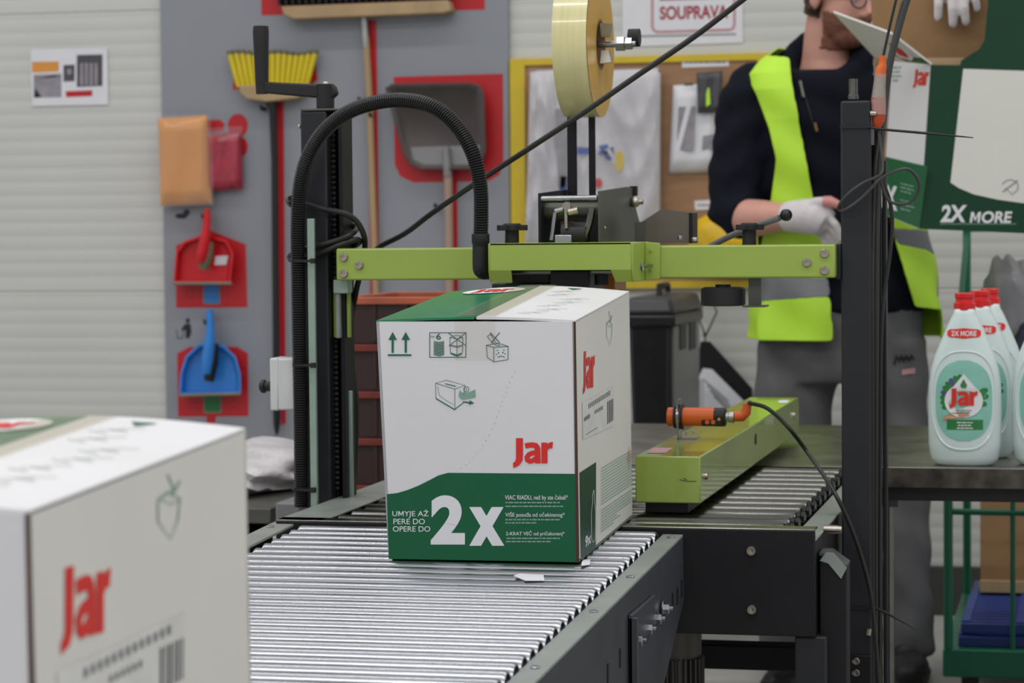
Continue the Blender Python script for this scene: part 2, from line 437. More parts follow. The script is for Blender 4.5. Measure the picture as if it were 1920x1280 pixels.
conv = thing('roller_conveyor', 'inclined roller conveyor with close-set zinc rollers carrying the two white cartons', 'conveyor', (-0.875, 2.2, 0))
# rollers
RR = 0.0192; PITCH = 0.0409
def roller_mesh():
    m = MB(); c0 = T(-1.137, -0.016, -RR); c1 = T(-0.606, -0.016, -RR); L = (c1 - c0).length
    m.lathe(c0, EX, [(0.003, 0.003), (RR * 0.72, 0.003), (RR * 0.8, 0.0), (RR * 0.93, 0.0), (RR, 0.004), (RR, L - 0.004), (RR * 0.93, L), (RR * 0.8, L), (RR * 0.76, L - 0.007), (0.003, L - 0.007)], 28)
    return m
r0 = build('roller', roller_mesh(), 'zinc', conv, smooth=35)
hub0 = MB(); hub0.cyl(T(-0.614, -0.016, -RR), T(-0.600, -0.016, -RR), 0.0055, seg=8); hub0 = build('axle', hub0, 'chain', r0, smooth=35)
hub1 = MB(); hub1.cyl(T(-1.150, -0.016, -RR), T(-1.134, -0.016, -RR), 0.0125, seg=10); hub1 = build('axle', hub1, 'flange', r0, smooth=35)
k = 1
while -0.016 - k * PITCH > S0:
    c = copy_tree(r0, ES * (-k * PITCH), conv); c.location = WL[c.name] - WL[conv.name]
    k += 1
# rails: flange and web
build('rail_flange', tbox(-0.604, CR, S0, 0.027, FH - 0.004, FH), 'flange', conv, bevel=0.001)
def rail_web(x0, x1, h_=-0.004, S1=S1):
    m = MB(); P = [(S0, h_), (S1, h_), (S1, -0.105), (-0.155, -0.190), (-0.36, -0.190), (-0.42, -0.205), (S0, -0.205)]
    m.prism([T(x0, s, h) for s, h in P], EX * (x1 - x0)); return m
build('rail_web', rail_web(CR - 0.004, CR, FH - 0.004, 0.027), 'railgrey', conv)
build('rail_flange', tbox(CL, -1.150, S0, S1, -0.004, 0.0), 'flange', conv, bevel=0.001)
build('rail_web', rail_web(CL, CL + 0.004), 'railgrey', conv)
build('rail_liner', tbox(-0.604, -0.601, S0, S1, -0.06, FH - 0.004), 'lipgrey', conv)
build('bottom_tray', tbox(CL + 0.01, CR - 0.01, S0, S1, -0.12, -0.115), 'darkgrey2', conv)
for px, py in ((1258, 1008), (1182, 1082), (1113, 1147), (1003, 1252)):
    p = tpl(px, py, FH); bolt(p, EH, 0.0055, conv, 'zinc', 0.0022, 'rivet')
for px, py in ((507, 988),):
    bolt(tplane(px, py), EH, 0.0055, conv, 'zinc', 0.0022, 'rivet')
# little slots in the web
for px, py in ((1278, 1103), (1270, 1117), (1261, 1127), (1163, 1233), (1140, 1262)):
    p = AX(px, py, CR + 0.0006); p.y = min(p.y, 3.565); m = MB(); m.obox(p, (0.0006, 0, 0), (0, 0.004, 0), (0, 0, 0.012)); build('slot', m, 'black', conv)
# bracket leg bolted on the right
def leg(x0, sgn, ya, yb, ztop):
    m = MB(); m.box(x0, x0 + 0.005 * sgn, ya, yb, 0.0, ztop); m.box(x0, x0 + 0.012 * sgn, ya, ya + 0.005, 0.0, ztop - 0.004)
    return build('support_leg', m, 'railgrey', conv, bevel=0.001)
pa = AX(1177, 1152, CR); pb = AX(1216, 1152, CR)
leg(CR + 0.001, 1, pa.y, min(pb.y + 0.02, 3.53), pa.z)
for ya in (2.2, 1.1):
    leg(CR + 0.001, 1, ya, ya + 0.15, 0.55)
for ya in (min(pa.y, 3.42), 2.2, 1.1):
    leg(CL - 0.001, -1, ya, ya + 0.12, 0.52)
for px, py in ((1243, 1141), (1228, 1160), (1211, 1179), (1192, 1201)):
    hb = AX(px, py, CR + 0.003); hb.y = min(hb.y, 3.562); hexbolt(hb, EX, 0.0075, conv)

# ================================================================== CARTONS
BW, BL, BH = 0.262, 0.40, 0.320
def carton(label):
    o0 = tplane(729, 1047); o0 = Vector((-0.926, o0.y, o0.z)) + EH * 0.0005
    root = thing('carton', label, 'carton', o0 + EX * BW / 2 + ES * BL / 2, 'printed cartons on the roller conveyor')
    def B(x, s, h): return o0 + EX * (x - 0.010 * (h / BH) * max(0, 1 - x / BW)) + ES * s + EH * h
    def top(x, s):
        t = s / BL
        dome = 0.005 * sin(pi * x / BW) * (0.3 + 0.7 * t)
        return BH + 0.013 * t + dome + 0.0028 * sin(pi * x / BW) + 0.0015
    th = 0.004; n = 12
    def panel(name, fn0, fn1, m, nu=12, nv=2, label=None):
        mb = MB(); a = len(mb.V)
        mb.grid(fn0, nu, nv); b = len(mb.V); mb.grid(fn1, nu, nv); k = nu + 1
        rim = [i for i in range(k)] + [j * k + nu for j in range(1, nv + 1)] + [nv * k + i for i in range(nu - 1, -1, -1)] + [j * k for j in range(nv - 1, 0, -1)]
        for i in range(len(rim)):
            p, q = rim[i], rim[(i + 1) % len(rim)]; mb.F.append((p, q, b + q, b + p))
        return build(name, mb, m, root, smooth=40, label=label)
    fp = panel('front_panel', lambda u, v: B(u * BW, 0, v * BH), lambda u, v: B(u * BW, th, v * BH), 'carton')
    sp = panel('side_panel', lambda u, v: B(BW, u * BL, v * (BH + 0.012 * u)), lambda u, v: B(BW - th, u * BL, v * (BH + 0.012 * u)), 'cartonside')
    panel('back_panel', lambda u, v: B(u * BW, BL, v * (BH + 0.010)), lambda u, v: B(u * BW, BL - th, v * (BH + 0.010)), 'carton')
    panel('side_panel', lambda u, v: B(0, u * BL, v * (BH + 0.010 * u)), lambda u, v: B(th, u * BL, v * (BH + 0.010 * u)), 'carton')
    panel('bottom_panel', lambda u, v: B(u * BW, v * BL, 0), lambda u, v: B(u * BW, v * BL, th), 'green')
    panel('inner_flap', lambda u, v: B(th + u * (BW - 2 * th), 0.002 + v * 0.12, BH - 0.006), lambda u, v: B(th + u * (BW - 2 * th), 0.002 + v * 0.12, BH - 0.003), 'kraftdark')
    # lid flaps, a little sprung up along the seam
    sm = BW * 0.5
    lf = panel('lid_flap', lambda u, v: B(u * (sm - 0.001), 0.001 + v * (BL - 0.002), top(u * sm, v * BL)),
               lambda u, v: B(u * (sm - 0.001), 0.001 + v * (BL - 0.002), top(u * sm, v * BL) - 0.003), 'greenlid_lit', 10, 14, 'green half of the lid')
    wf = panel('lid_flap', lambda u, v: B(sm + 0.002 + u * (BW - sm - 0.002), 0.001 + v * (BL - 0.002), top(sm + u * (BW - sm), v * BL) + 0.0006 * (1 - u)),
               lambda u, v: B(sm + 0.002 + u * (BW - sm - 0.002), 0.001 + v * (BL - 0.002), top(sm + u * (BW - sm), v * BL) - 0.003), 'carton', 10, 14, 'white half of the lid')
    def TP(x, s, l=0.001): return B(x, s, top(x, s) + l)
    mb = MB(); mb.grid(lambda u, v: TP(sm - 0.027 + 0.054 * u, v * BL, 0.0022), 6, 16); build('packing_tape', mb, 'tape', root, fix=False)
    mb = MB(); mb.grid(lambda u, v: B(sm - 0.027 + 0.054 * u, -0.0012, BH - 0.052 + 0.052 * v), 2, 4); build('packing_tape', mb, 'tapefaint', root, fix=False)
    # raw dark board edges
    mb = MB(); mb.hexa([B(BW - 0.0036, -0.0012, 0), B(BW + 0.0004, -0.0012, 0), B(BW + 0.0004, 0.001, 0), B(BW - 0.0036, 0.001, 0)],
                       [B(BW - 0.0020, -0.0012, BH), B(BW + 0.0004, -0.0012, BH), B(BW + 0.0004, 0.001, BH), B(BW - 0.0020, 0.001, BH)]); build('board_edge', mb, 'kraftdark', root)
    # ---- front print
    nF = Vector(-ES); nR = Vector(EX)
    def fr(l): return lambda px, py: pint(px, py, o0, nF) + nF * l
    def sd(l): return lambda px, py: pint(px, py, o0 + EX * BW, nR) + nR * l
    xl = lambda y: 712 + 17 * (y - 600) / 447.0 + 1.2
    g = [(xl(926), 926)] + [(x, y) for x, y in ((745, 924), (765, 918), (785, 910), (805, 900), (822, 891), (840, 886))] + [(1082.5, 888), (1086.0, 1053.3), (729.2, 1047.3)]
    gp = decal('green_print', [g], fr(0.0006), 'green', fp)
    decal('brand_lettering', jar(962, 821, 75, 56), fr(0.0008), 'jarred', fp)
    decal('big_lettering', text('2', 808, 1015, 64, 87, bold=0.045) + text('x', 880, 1016, 66, 66, bold=0.05), fr(0.0009), 'whiteprint', gp)
    pr = text('UMYJE AŽ', 736, 967, 68, 12, bold=0.004) + text('PERE DO', 738, 982, 59, 10, bold=0.004) + text('OPERE DO', 737, 996, 70, 10, bold=0.004)
    decal('small_lettering', pr, fr(0.0009), 'whiteprint', gp)
    pr = text('VIAC RIADU, než by ste čakali*', 947, 936, 118, 9, bold=0.004) + text('VIŠE posuđa od očekivanog*', 948, 968, 111, 9, bold=0.004) + text('2-KRAT VEČ od pričakovanj*', 949, 1003, 110, 9, bold=0.004)
    decal('small_lettering', pr, fr(0.0009), 'whiteprint', gp)
    pr = words(948, 1050, 943, 2.6, 1) + words(948, 1056, 950, 2.6, 2) + words(948, 1050, 975, 2.6, 3) + words(948, 1006, 981, 2.6, 4) + words(950, 1050, 1010, 2.6, 5) + words(949, 1033, 1016, 2.6, 6)
    decal('fine_print', pr, fr(0.0009), 'inkpale', gp)
    # pictograms
    a = []
    for x in (736.5, 761): a += [[(x - 8, 637), (x, 622), (x + 8, 637)]] + stroke([(x, 636), (x, 661)], 4)
    a += stroke([(727.5, 665.5), (771.5, 665.5)], 3.4)
    decal('arrows_symbol', a, fr(0.0008), 'ink', fp)
    b = stroke([(806, 623.5), (874, 623.5), (873.5, 669.5), (806, 669.5)], 1.3, True) + text('6', 818, 636, 9, 11, bold=0.01) + text('MAX', 808, 633, 8, 4)
    for i in range(9):
        y = 640 + i * 3.0; b += stroke([(813.5, y), (823, y + 2.2), (833, y)], 1.7)
    b += stroke([(844, 632), (857, 635), (868, 632), (868, 646), (857, 649), (844, 646)], 1, True) + stroke([(844, 648), (857, 651), (868, 648), (867, 661), (857, 665), (845, 661)], 1, True)
    b += stroke([(857, 635), (857, 665)], 0.9) + stroke(arc(856, 634, 11, 5.5, 180, 360, 10), 0.9) + stroke([(841, 624), (873, 647)], 1.3) + stroke([(873, 624), (842, 648)], 1.3)
    b += stroke([(845, 662), (852, 665), (857, 667), (866, 663)], 2.2)
    decal('stacking_symbol', b, fr(0.0008), 'ink', fp)
    c = stroke([(912, 647), (926, 651), (926, 678), (914, 670)], 1.1, True) + stroke([(926, 651), (953, 649), (952.5, 674), (926, 678)], 1.1, True) + stroke([(912, 647), (934, 643), (953, 649)], 1.1)
    c += stroke([(919, 623), (937, 642)], 1.5) + stroke([(937, 623), (921, 643)], 1.5) + stroke([(914, 630), (920, 626), (928, 640), (938, 648), (930, 647), (917, 635)], 1.1, True)
    c += stroke(arc(940, 671.5, 7, 4, 200, 340, 8), 1.2) + [arc(935, 661, 1.1, 1.8, n=8), arc(943, 660.5, 1.1, 1.8, n=8), arc(931.5, 664, 0.9, 1.4, n=8), arc(947, 663, 0.9, 1.4, n=8)] + stroke([(931, 657), (935, 655.5)], 1) + stroke([(943, 655.5), (947, 656.5)], 1)
    decal('no_knife_symbol', c, fr(0.0008), 'ink', fp)
    d = stroke([(817, 718), (837, 712.5), (872, 722), (853, 729)], 0.9, True) + stroke([(817, 718), (817.5, 746), (853, 767), (853, 729)], 0.9, True) + stroke([(853, 767), (871, 753)], 1.5) + stroke([(817.5, 747), (853, 768)], 1.6) + stroke([(872, 722), (870, 740)], 0.8)
    d += stroke([(835, 719), (855, 724)], 1.6) + stroke([(821, 724), (824, 741), (836, 750), (851, 758)], 0.6) + stroke(arc(874.5, 729.5, 5, 5, n=16), 0.9, False) + stroke([(874.5, 727), (874.5, 732.5)], 1)
    d += [[(869, 752), (881, 753), (881, 750), (889.5, 755.5), (879.5, 758.5), (880, 756), (868, 754)]]
    decal('opening_symbol', d, fr(0.0008), 'ink', fp)
    decal('opening_symbol', [[(862, 731), (867, 736), (877, 736), (891, 730), (892, 744), (880, 747), (866, 749), (860, 743)]], fr(0.0007), 'inkpale', fp)
    cr = []
    P = [(857, 883), (880, 866), (893, 851), (905, 836), (922, 806), (935, 772), (945, 745), (955, 718), (968, 690)]
    sp_, _ = spline([Vector((x, y, 0)) for x, y in P], 6)
    for i in range(0, len(sp_) - 1, 2): cr += stroke([(sp_[i].x, sp_[i].y), (sp_[i].x * 0.45 + sp_[i + 1].x * 0.55, sp_[i].y * 0.45 + sp_[i + 1].y * 0.55)], 0.55)
    decal('tear_perforation', cr, fr(0.0007), 'inkgrey', fp)
    # ---- side print
    XRs = lambda py: 1078 + 9 * (py - 601) / 452.0
    gs = [(1080.9, 887.5), (1117, 867), (1117, 1025.5), (1087.6, 1050)]
    def sidefix(p): return p
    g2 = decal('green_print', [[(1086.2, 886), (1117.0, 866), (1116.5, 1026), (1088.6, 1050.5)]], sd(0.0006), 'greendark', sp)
    jl = []
    for p in JAR: jl.append([(1092.5 + 22 * a, 659 + 85 * b_ * 0.98 - 4 * a + (-3 if b_ > 0.9 else 0)) for a, b_ in p])
    decal('brand_lettering', jl, sd(0.0008), 'jarred', sp)
    s_ = stroke([(1141, 583), (1144, 598), (1138, 606)], 0.8) + stroke([(1147, 591), (1143, 605)], 1.2) + stroke([(1136.5, 606), (1141, 600), (1147, 608), (1143, 613)], 0.7, True) + stroke([(1136.5, 606), (1136.5, 628), (1142.5, 647), (1146, 630), (1147, 608)], 0.6)
    decal('opening_symbol', s_, sd(0.0008), 'inkpale', sp)
    lb = [[(1091, 754), (1150, 722), (1150, 798), (1092, 824)]]
    lbl = decal('address_label', lb, sd(0.0006), 'labelpaper', sp)
    tx = []
    for i, ch in enumerate('0192835746102'):
        x = 1102.5 + i * 3.2; y = 766 - i * 2.05; tx += [[(x, y - 9), (x + 1.8, y - 10), (x + 1.8, y - 1), (x, y)]]
    for i in range(6):
        x = 1114 + i * 2.7; y = 776 - i * 1.6; tx += [[(x, y - 7), (x + 1.5, y - 8), (x + 1.5, y - 1), (x, y)]]
    decal('fine_print', tx, sd(0.0009), 'inkgrey', lbl)
    bc = []
    for x, wd_ in ((1137.6, 1.4), (1140.0, 0.7), (1141.6, 1.6), (1144.2, 0.8), (1145.8, 1.2), (1148.0, 0.8)): bc += [[(x, 753 - (x - 1137) * 0.55), (x + wd_, 752.6 - (x - 1137) * 0.55), (x + wd_, 795 - (x - 1137) * 0.7), (x, 795.4 - (x - 1137) * 0.7)]]
    decal('barcode', bc, sd(0.0009), 'inkdark', lbl)
    decal('fine_print', [[(1094, 790), (1105, 783), (1105, 775), (1094, 783)]] + stroke([(1097, 815), (1119, 801)], 1.0), sd(0.0009), 'inkgrey', lbl)
    fp_ = []
    for i in range(22):
        yo = i * 5.6
        if i in (13,): continue
        x1 = 1184 if i < 14 else (1183 if i < 19 else 1150 + (i % 3) * 6)
        fp_ += stroke([(1126, 877 + yo + 1.5), (x1, 877 + yo + 1.5 - (x1 - 1126) * (0.60 + i * 0.006))], 1.3)
    decal('fine_print', fp_, sd(0.0008), 'inkpale', sp)
    decal('hazard_symbol', stroke([(1178.5, 836), (1182, 855), (1178.5, 880), (1175.5, 858)], 0.7, True) + stroke([(1178.5, 848), (1178.5, 865)], 0.8), sd(0.0009), 'jarred', sp)
    b9 = text('9x', 1096, 1026, 11, 20, bold=0.03)
    b9 = [[(x, y - (x - 1096) * 0.9) for x, y in p] for p in b9]
    decal('small_lettering', b9 + stroke([(1111.5, 919), (1109.5, 930), (1110, 940), (1107.5, 960), (1107.5, 1010), (1110, 1016), (1115, 1012), (1115.5, 958), (1113, 935), (1112.6, 919)], 0.7, True), sd(0.0009), 'whiteprint', g2)
    # ---- lid print
    def lid(l): return lambda x, y: TP(x, y, l)
    tp = []
    rnd = random.Random(3)
    for i in range(7):
        x = 0.165 + rnd.uniform(0, 0.05); y = 0.05 + i * 0.045
        for k_ in range(4): tp += stroke([(x + k_ * 0.006, y + k_ * 0.006), (x + k_ * 0.006 + 0.018, y + k_ * 0.006 + 0.008 * (1 if k_ % 2 else -1))], 0.0013)
    decal('lid_symbols', tp, lid(0.0012), 'ink', wf, kind='stuff'); decal('lid_triangle', [[(0.178, 0.375), (0.200, 0.375), (0.189, 0.355)]], lid(0.0012), 'ink', wf)
    ov = [(0.078 + 0.045 * cos(radians(a_)), 0.345 + 0.038 * sin(radians(a_))) for a_ in range(0, 360, 15)]
    od = decal('oval_print', [ov], lid(0.0012), 'whiteprint', lf)
    decal('brand_lettering', [[(0.050 + 0.055 * a_, 0.368 - 0.05 * b_) for a_, b_ in p] for p in JAR], lid(0.0016), 'jarred', od)
    return root
box1 = carton('upright white and green carton in focus at the sealer entrance')
yb = AX(57, 957, -0.676)
box2 = copy_tree(box1, EX * (-0.012 + 0.006) + ES * -1.735)
box2['label'] = 'blurred white carton in the left foreground, nearest the camera'

# paper scraps lying on the rollers
def scrap(pts, label):
    m = MB(); m.prism([tplane(*p) + EH * 0.0008 for p in pts], EH * 0.0008)
    build('paper_scrap', m, 'paper', label=label, cat='paper scrap', smooth=0)
scrap([(963, 1081), (975, 1077), (1019, 1080), (1021, 1090), (985, 1090)], 'larger torn white paper scrap lying on the front rollers')
scrap([(1091, 1056), (1094, 1051), (1107, 1050), (1106, 1060), (1090, 1062)], 'tiny white paper scrap at the lower right corner of the upright carton')

# ================================================================== CARTON SEALER
ML, MR, MF, MK, ZD = -1.19, -0.385, 3.585, 4.50, 0.6665
mach = thing('carton_sealer', 'lime green and charcoal carton sealing machine with roller deck, crossbeam and two posts', 'machine', ((ML + MR) / 2, 4.0, 0))
def mbox(name, x0, x1, y0, y1, z0, z1, m, parent=None, bevel=0.0015, label=None):
    b = MB(); b.box(min(x0, x1), max(x0, x1), min(y0, y1), max(y0, y1), min(z0, z1), max(z0, z1)); return build(name, b, m, parent or mach, bevel=bevel, label=label)
# bed
fpz = AY(1400, 1190, MF).z
fpl = mbox('front_plate', ML, MR, MF - 0.004, MF, fpz, ZD - 0.002, 'darkgrey2', bevel=0.002)
mbox('front_lip', ML, MR, MF - 0.004, MF + 0.032, ZD - 0.003, ZD, 'zincdull')
for px, py in ((1409, 1032), (1410, 1142)): bolt(AY(px, py, MF - 0.004), (0, -1, 0), 0.0075, fpl, 'bolt', 0.006)
mbox('rear_plate', ML, MR, MK, MK + 0.004, fpz, ZD - 0.002, 'darkgrey2')
lr = mbox('side_rail', ML, ML + 0.072, MF, MK, ZD - 0.004, ZD, 'flange')
mbox('side_plate', ML, ML + 0.004, MF, MK, fpz, ZD - 0.004, 'darkgrey2')
rr_ = mbox('side_rail', MR - 0.036, MR, MF + 0.004, MK, ZD - 0.019, ZD - 0.015, 'flange')
sdp = mbox('side_plate', MR - 0.004, MR, MF, MK, fpz, ZD - 0.019, 'darkgrey2')
mbox('gap_shade_sheet', ML + 0.01, MR - 0.01, MF + 0.01, MK - 0.01, ZD - 0.13, ZD - 0.125, 'black')  # added black sheet, paints the shade in the gaps between deck rollers
bolt(AX(1545, 992, MR), (1, 0, 0), 0.0065, sdp, 'bolt', 0.026)
RM = 0.0255; y_ = MF + 0.068; xa, xb = ML + 0.078, MR - 0.052
m = MB(); m.lathe((xa, y_, ZD - RM + 0.001), EX, [(0.003, 0.001), (RM * 0.7, 0.001), (RM * 0.93, 0), (RM, 0.003), (RM, xb - xa - 0.003), (RM * 0.93, xb - xa), (RM * 0.7, xb - xa), (0.003, xb - xa)], 24)
dr = build('deck_roller', m, 'zincdull', mach, smooth=35)
m = MB(); m.cyl((xa - 0.012, y_, ZD - RM), (xa, y_, ZD - RM), 0.006, seg=8); build('axle', m, 'chain', dr)
def sprocket(x):
    m = MB(); P = []
    for i in range(28):
        r = 0.0255 if i % 2 == 0 else 0.0205
        P.append((x, y_ + r * cos(2 * pi * i / 28), ZD - RM + r * sin(2 * pi * i / 28)))
    m.prism(P, (0.005, 0, 0)); build('sprocket', m, 'sprocket', dr, smooth=20)
sprocket(xb + 0.001); sprocket(xb + 0.008)
for k in range(1, 12):
    c = copy_tree(dr, (0, k * 0.0745, 0), mach); c.location = WL[c.name] - WL[mach.name]
# legs and lower frame
lx0 = AY(1490, 1230, MF).x; lx1 = AY(1537, 1230, MF).x
mbox('leg', lx0, lx1 + 0.01, MF + 0.002, MF + 0.062, 0, fpz, 'darkgrey', bevel=0.003)
mbox('leg', ML + 0.02, ML + 0.08, MF + 0.002, MF + 0.062, 0, fpz, 'darkgrey', bevel=0.003)
mbox('leg', lx0, lx1 + 0.01, MK - 0.07, MK - 0.01, 0, fpz, 'darkgrey', bevel=0.003)
mbox('leg', ML + 0.02, ML + 0.08, MK - 0.07, MK - 0.01, 0, fpz, 'darkgrey', bevel=0.003)
mbox('lower_beam', ML + 0.05, lx0, 4.02, 4.07, AY(1400, 1252, 4.04).z, AY(1400, 1206, 4.04).z, 'darkgrey2', bevel=0.003)
mbox('lower_beam', ML + 0.05, lx0, MK - 0.06, MK - 0.02, 0.10, 0.15, 'darkgrey2', bevel=0.003)
# side guard with bent top lip
gx0 = AY(1537, 1200, MF + 0.02).x; gx1 = AY(1588, 1200, MF + 0.02).x; gz = AY(1545, 1036, MF + 0.02).z; gz2 = AY(1587, 1062, MF + 0.02).z
m = MB(); m.prism([(gx0, MF + 0.02, 0), (gx1, MF + 0.02, 0), (gx1, MF + 0.02, gz2), (gx0 + 0.014, MF + 0.02, gz - 0.004), (gx0, MF + 0.02, gz - 0.004)], (0, 0.05, 0)); sg = build('side_guard', m, 'darkgrey2', mach, bevel=0.002)
m = MB(); m.prism([(gx0, MF + 0.018, gz - 0.004), (gx0 + 0.014, MF + 0.018, gz - 0.004), (gx1, MF + 0.018, gz2), (gx1, MF + 0.018, gz2 + 0.002), (gx0 + 0.0145, MF + 0.018, gz), (gx0, MF + 0.018, gz)], (0, 0.055, 0)); build('guard_lip', m, 'railgrey', sg)
m = MB(); pB = AY(1567, 1037, MF + 0.018); 
m.prism([AY(1537, 1051, MF + 0.017), AY(1549, 1035, MF + 0.017), AY(1563, 1036, MF + 0.017), AY(1588, 1064, MF + 0.017), AY(1577, 1085, MF + 0.017), AY(1553, 1056, MF + 0.017)], (0, 0.001, 0)); build('bent_tab', m, 'flange', sg)
# gear motor under the bed
mt = AY(1262, 1230, 3.72)
m = MB(); m.cyl((mt.x, 3.76, fpz + 0.02), (mt.x, 3.76, AY(1262, 1232, 3.72).z), 0.037, seg=24); mo = build('gear_motor', m, 'motor', mach)
m = MB(); zt = AY(1262, 1232, 3.72).z
m.cyl((mt.x, 3.76, zt), (mt.x, 3.76, zt - 0.16), 0.033, seg=24)
for i in range(28):
    a = 2 * pi * i / 28; d = Vector((cos(a), sin(a), 0)); t = Vector((-sin(a), cos(a), 0))
    m.obox(Vector((mt.x, 3.76, zt - 0.075)) + d * 0.036, d * 0.005, t * 0.0012, (0, 0, 0.07))
build('cooling_fins', m, 'motor', mo, kind='stuff')
yl = 3.7225
decal('rating_plate', [[(1224, 1188), (1254, 1188), (1254, 1221), (1224, 1221)]], YP(yl), 'lipgrey', mo)
decal('rating_plate', [[(1233, 1186), (1255, 1186), (1255, 1193), (1233, 1193)]], YP(yl - 0.0004), 'redprint', mo)
decal('rating_plate', words(1226, 1236, 1207, 2, 1) + words(1226, 1252, 1218, 2, 4), YP(yl - 0.0004), 'black', mo)

# ---- posts
PY = 3.87
def zat(px, py, y): return AY(px, py, y).z
def xat(px, py, y): return AY(px, py, y).x
# left post: column, open channel with chain
lx = [xat(x, 560, PY) for x in (567, 616, 624, 641, 650)]
zt = zat(600, 208, PY)
lp = mbox('post', lx[0], lx[1], PY, PY + 0.07, 0, zt, 'darkgrey', bevel=0.003)
mbox('post_cap', lx[0], lx[3], PY - 0.001, PY + 0.07, zt, zt + 0.004, 'gunmetal', lp)
mbox('channel', lx[1], lx[2] - 0.003, PY + 0.03, PY + 0.07, 0.6, zt, 'darkgrey2', lp)
mbox('channel', lx[2] + 0.008, lx[3], PY + 0.012, PY + 0.07, 0.6, zt, 'darkgrey2', lp)
mbox('channel', lx[2] - 0.003, lx[2] + 0.008, PY + 0.055, PY + 0.07, 0.6, zt, 'black', lp)
m = MB(); zz = 0.68; xch = xat(627, 560, PY + 0.03)
while zz < zt - 0.01:
    m.cyl((xch - 0.003, PY + 0.03, zz), (xch + 0.005, PY + 0.03, zz), 0.0028, seg=6); m.box(xch - 0.004, xch - 0.002, PY + 0.027, PY + 0.033, zz - 0.003, zz + 0.005); zz += 0.0085
build('drive_chain', m, 'chain', lp, kind='stuff')
# crank on top
cz = zat(605, 175, PY)
m = MB(); m.cyl(AY(610, 203, PY + 0.02), AY(610, 158, PY + 0.02), 0.0145, seg=18); ck = build('crank', m, 'rubber', mach)
m = MB(); A_ = AY(500, 162, PY + 0.02); B_ = AY(628, 180, PY + 0.02)
m.prism([AY(495, 153, PY + 0.012), AY(625, 159, PY + 0.012), AY(631, 175, PY + 0.012), AY(620, 186, PY + 0.012), AY(590, 183, PY + 0.012), AY(488, 174, PY + 0.012)], (0, 0.018, 0)); build('crank_arm', m, 'rubber', ck, bevel=0.003)
m = MB(); m.tube([AY(492, 176, PY + 0.02), AY(491, 150, PY + 0.02), AY(490, 110, PY + 0.02), AY(489, 60, PY + 0.02), AY(489, 49, PY + 0.02)], [0.0105, 0.0108, 0.0118, 0.0132, 0.0122], 18); build('crank_handle', m, 'rubber', ck)
bolt(AY(611, 159, PY + 0.02), (0, 0, 1), 0.006, ck, 'bolt')
bolt(AY(563, 237, PY + 0.03), (-1, 0, 0), 0.004, lp, 'bolt')
# steel flat bar with hose ties
bx0, bx1 = xat(579, 700, PY - 0.04), xat(592, 700, PY - 0.04)
fb = mbox('flat_bar', bx0, bx1, PY - 0.040, PY - 0.032, 0.60, zat(585, 410, PY - 0.012), 'palegreen', bevel=0.001)
# slide carriage under the beam end
mbox('slide_block', xat(626, 540, PY), xat(654, 540, PY), PY - 0.004, PY + 0.02, zat(640, 550, PY), zat(640, 524, PY), 'palegreen')
mbox('slide_plate', xat(629, 600, PY), xat(637, 600, PY), PY, PY + 0.012, zat(640, 634, PY), zat(640, 548, PY), 'flange')
mbox('slide_plate', xat(618, 600, PY), xat(628, 600, PY), PY + 0.02, PY + 0.03, zat(640, 634, PY), zat(640, 540, PY), 'lime')
mbox('slide_plate', xat(643, 600, PY), xat(649, 600, PY), PY + 0.02, PY + 0.03, zat(640, 634, PY), zat(640, 540, PY), 'lime')
mbox('slide_plate', xat(641, 850, PY), xat(650, 850, PY), PY + 0.03, PY + 0.04, 0.66, zat(640, 735, PY), 'palegreen')
# switch box
swy = PY - 0.03
sw = mbox('switch_box', xat(508, 720, swy), xat(556, 720, swy), swy, swy + 0.05, zat(530, 769, swy), zat(530, 672, swy), 'whitebox', bevel=0.003)
mbox('box_lid', xat(507, 720, swy) - 0.001, xat(523, 720, swy), swy - 0.001, swy + 0.051, zat(530, 770, swy), zat(530, 671, swy), 'whitebox', sw, bevel=0.003)
m = MB(); p = AY(507, 724, swy + 0.025); m.lathe(p, (-1, 0, 0), [(0.008, 0), (0.008, 0.008), (0.011, 0.009), (0.011, 0.014), (0.006, 0.018), (0, 0.018)], 12); build('selector_knob', m, 'black', sw)
# right post
rx0, rx1 = xat(1577, 560, PY), xat(1633, 560, PY); rz = zat(1600, 189, PY)
rp = mbox('post', rx0, rx1, PY, PY + 0.07, 0, rz, 'darkgrey', bevel=0.003)
m = MB(); m.lathe(AY(1600, 186, PY + 0.03), (0, 0, 1), [(0.008, 0), (0.008, 0.006), (0.0068, 0.007), (0.0068, 0.031), (0, 0.031)], 14); build('threaded_rod', m, 'zincdull', rp)
bolt(AX(1632, 213, rx1), (1, 0, 0), 0.0045, rp, 'bolt', 0.009)
mbox('channel', rx1, rx1 + 0.011, PY + 0.035, PY + 0.07, 0, zat(1640, 270, PY), 'darkgrey2', rp)
mbox('channel', rx1 + 0.014, rx1 + 0.020, PY + 0.04, PY + 0.07, 0, zat(1640, 300, PY), 'darkgrey2', rp)
mbox('beam_slot', rx0 - 0.008, rx0, PY - 0.002, PY + 0.02, zat(1570, 524, PY), zat(1570, 457, PY), 'black', rp)
m = MB(); m.tube([AY(1630, 1178, PY - 0.002), AY(1628, 1190, PY - 0.002)], 0.004, 10); build('cable_clip', m, 'bolt', rp)
fpz2 = zat(1610, 1228, PY - 0.005)
ft = mbox('foot_plate', xat(1590, 1250, PY), xat(1633, 1250, PY), PY - 0.006, PY, 0, fpz2, 'darkgrey2', rp)
for py in (1239, 1261): bolt(AY(1605, py, PY - 0.006), (0, -1, 0), 0.006, rp, 'bolt', 0.004)

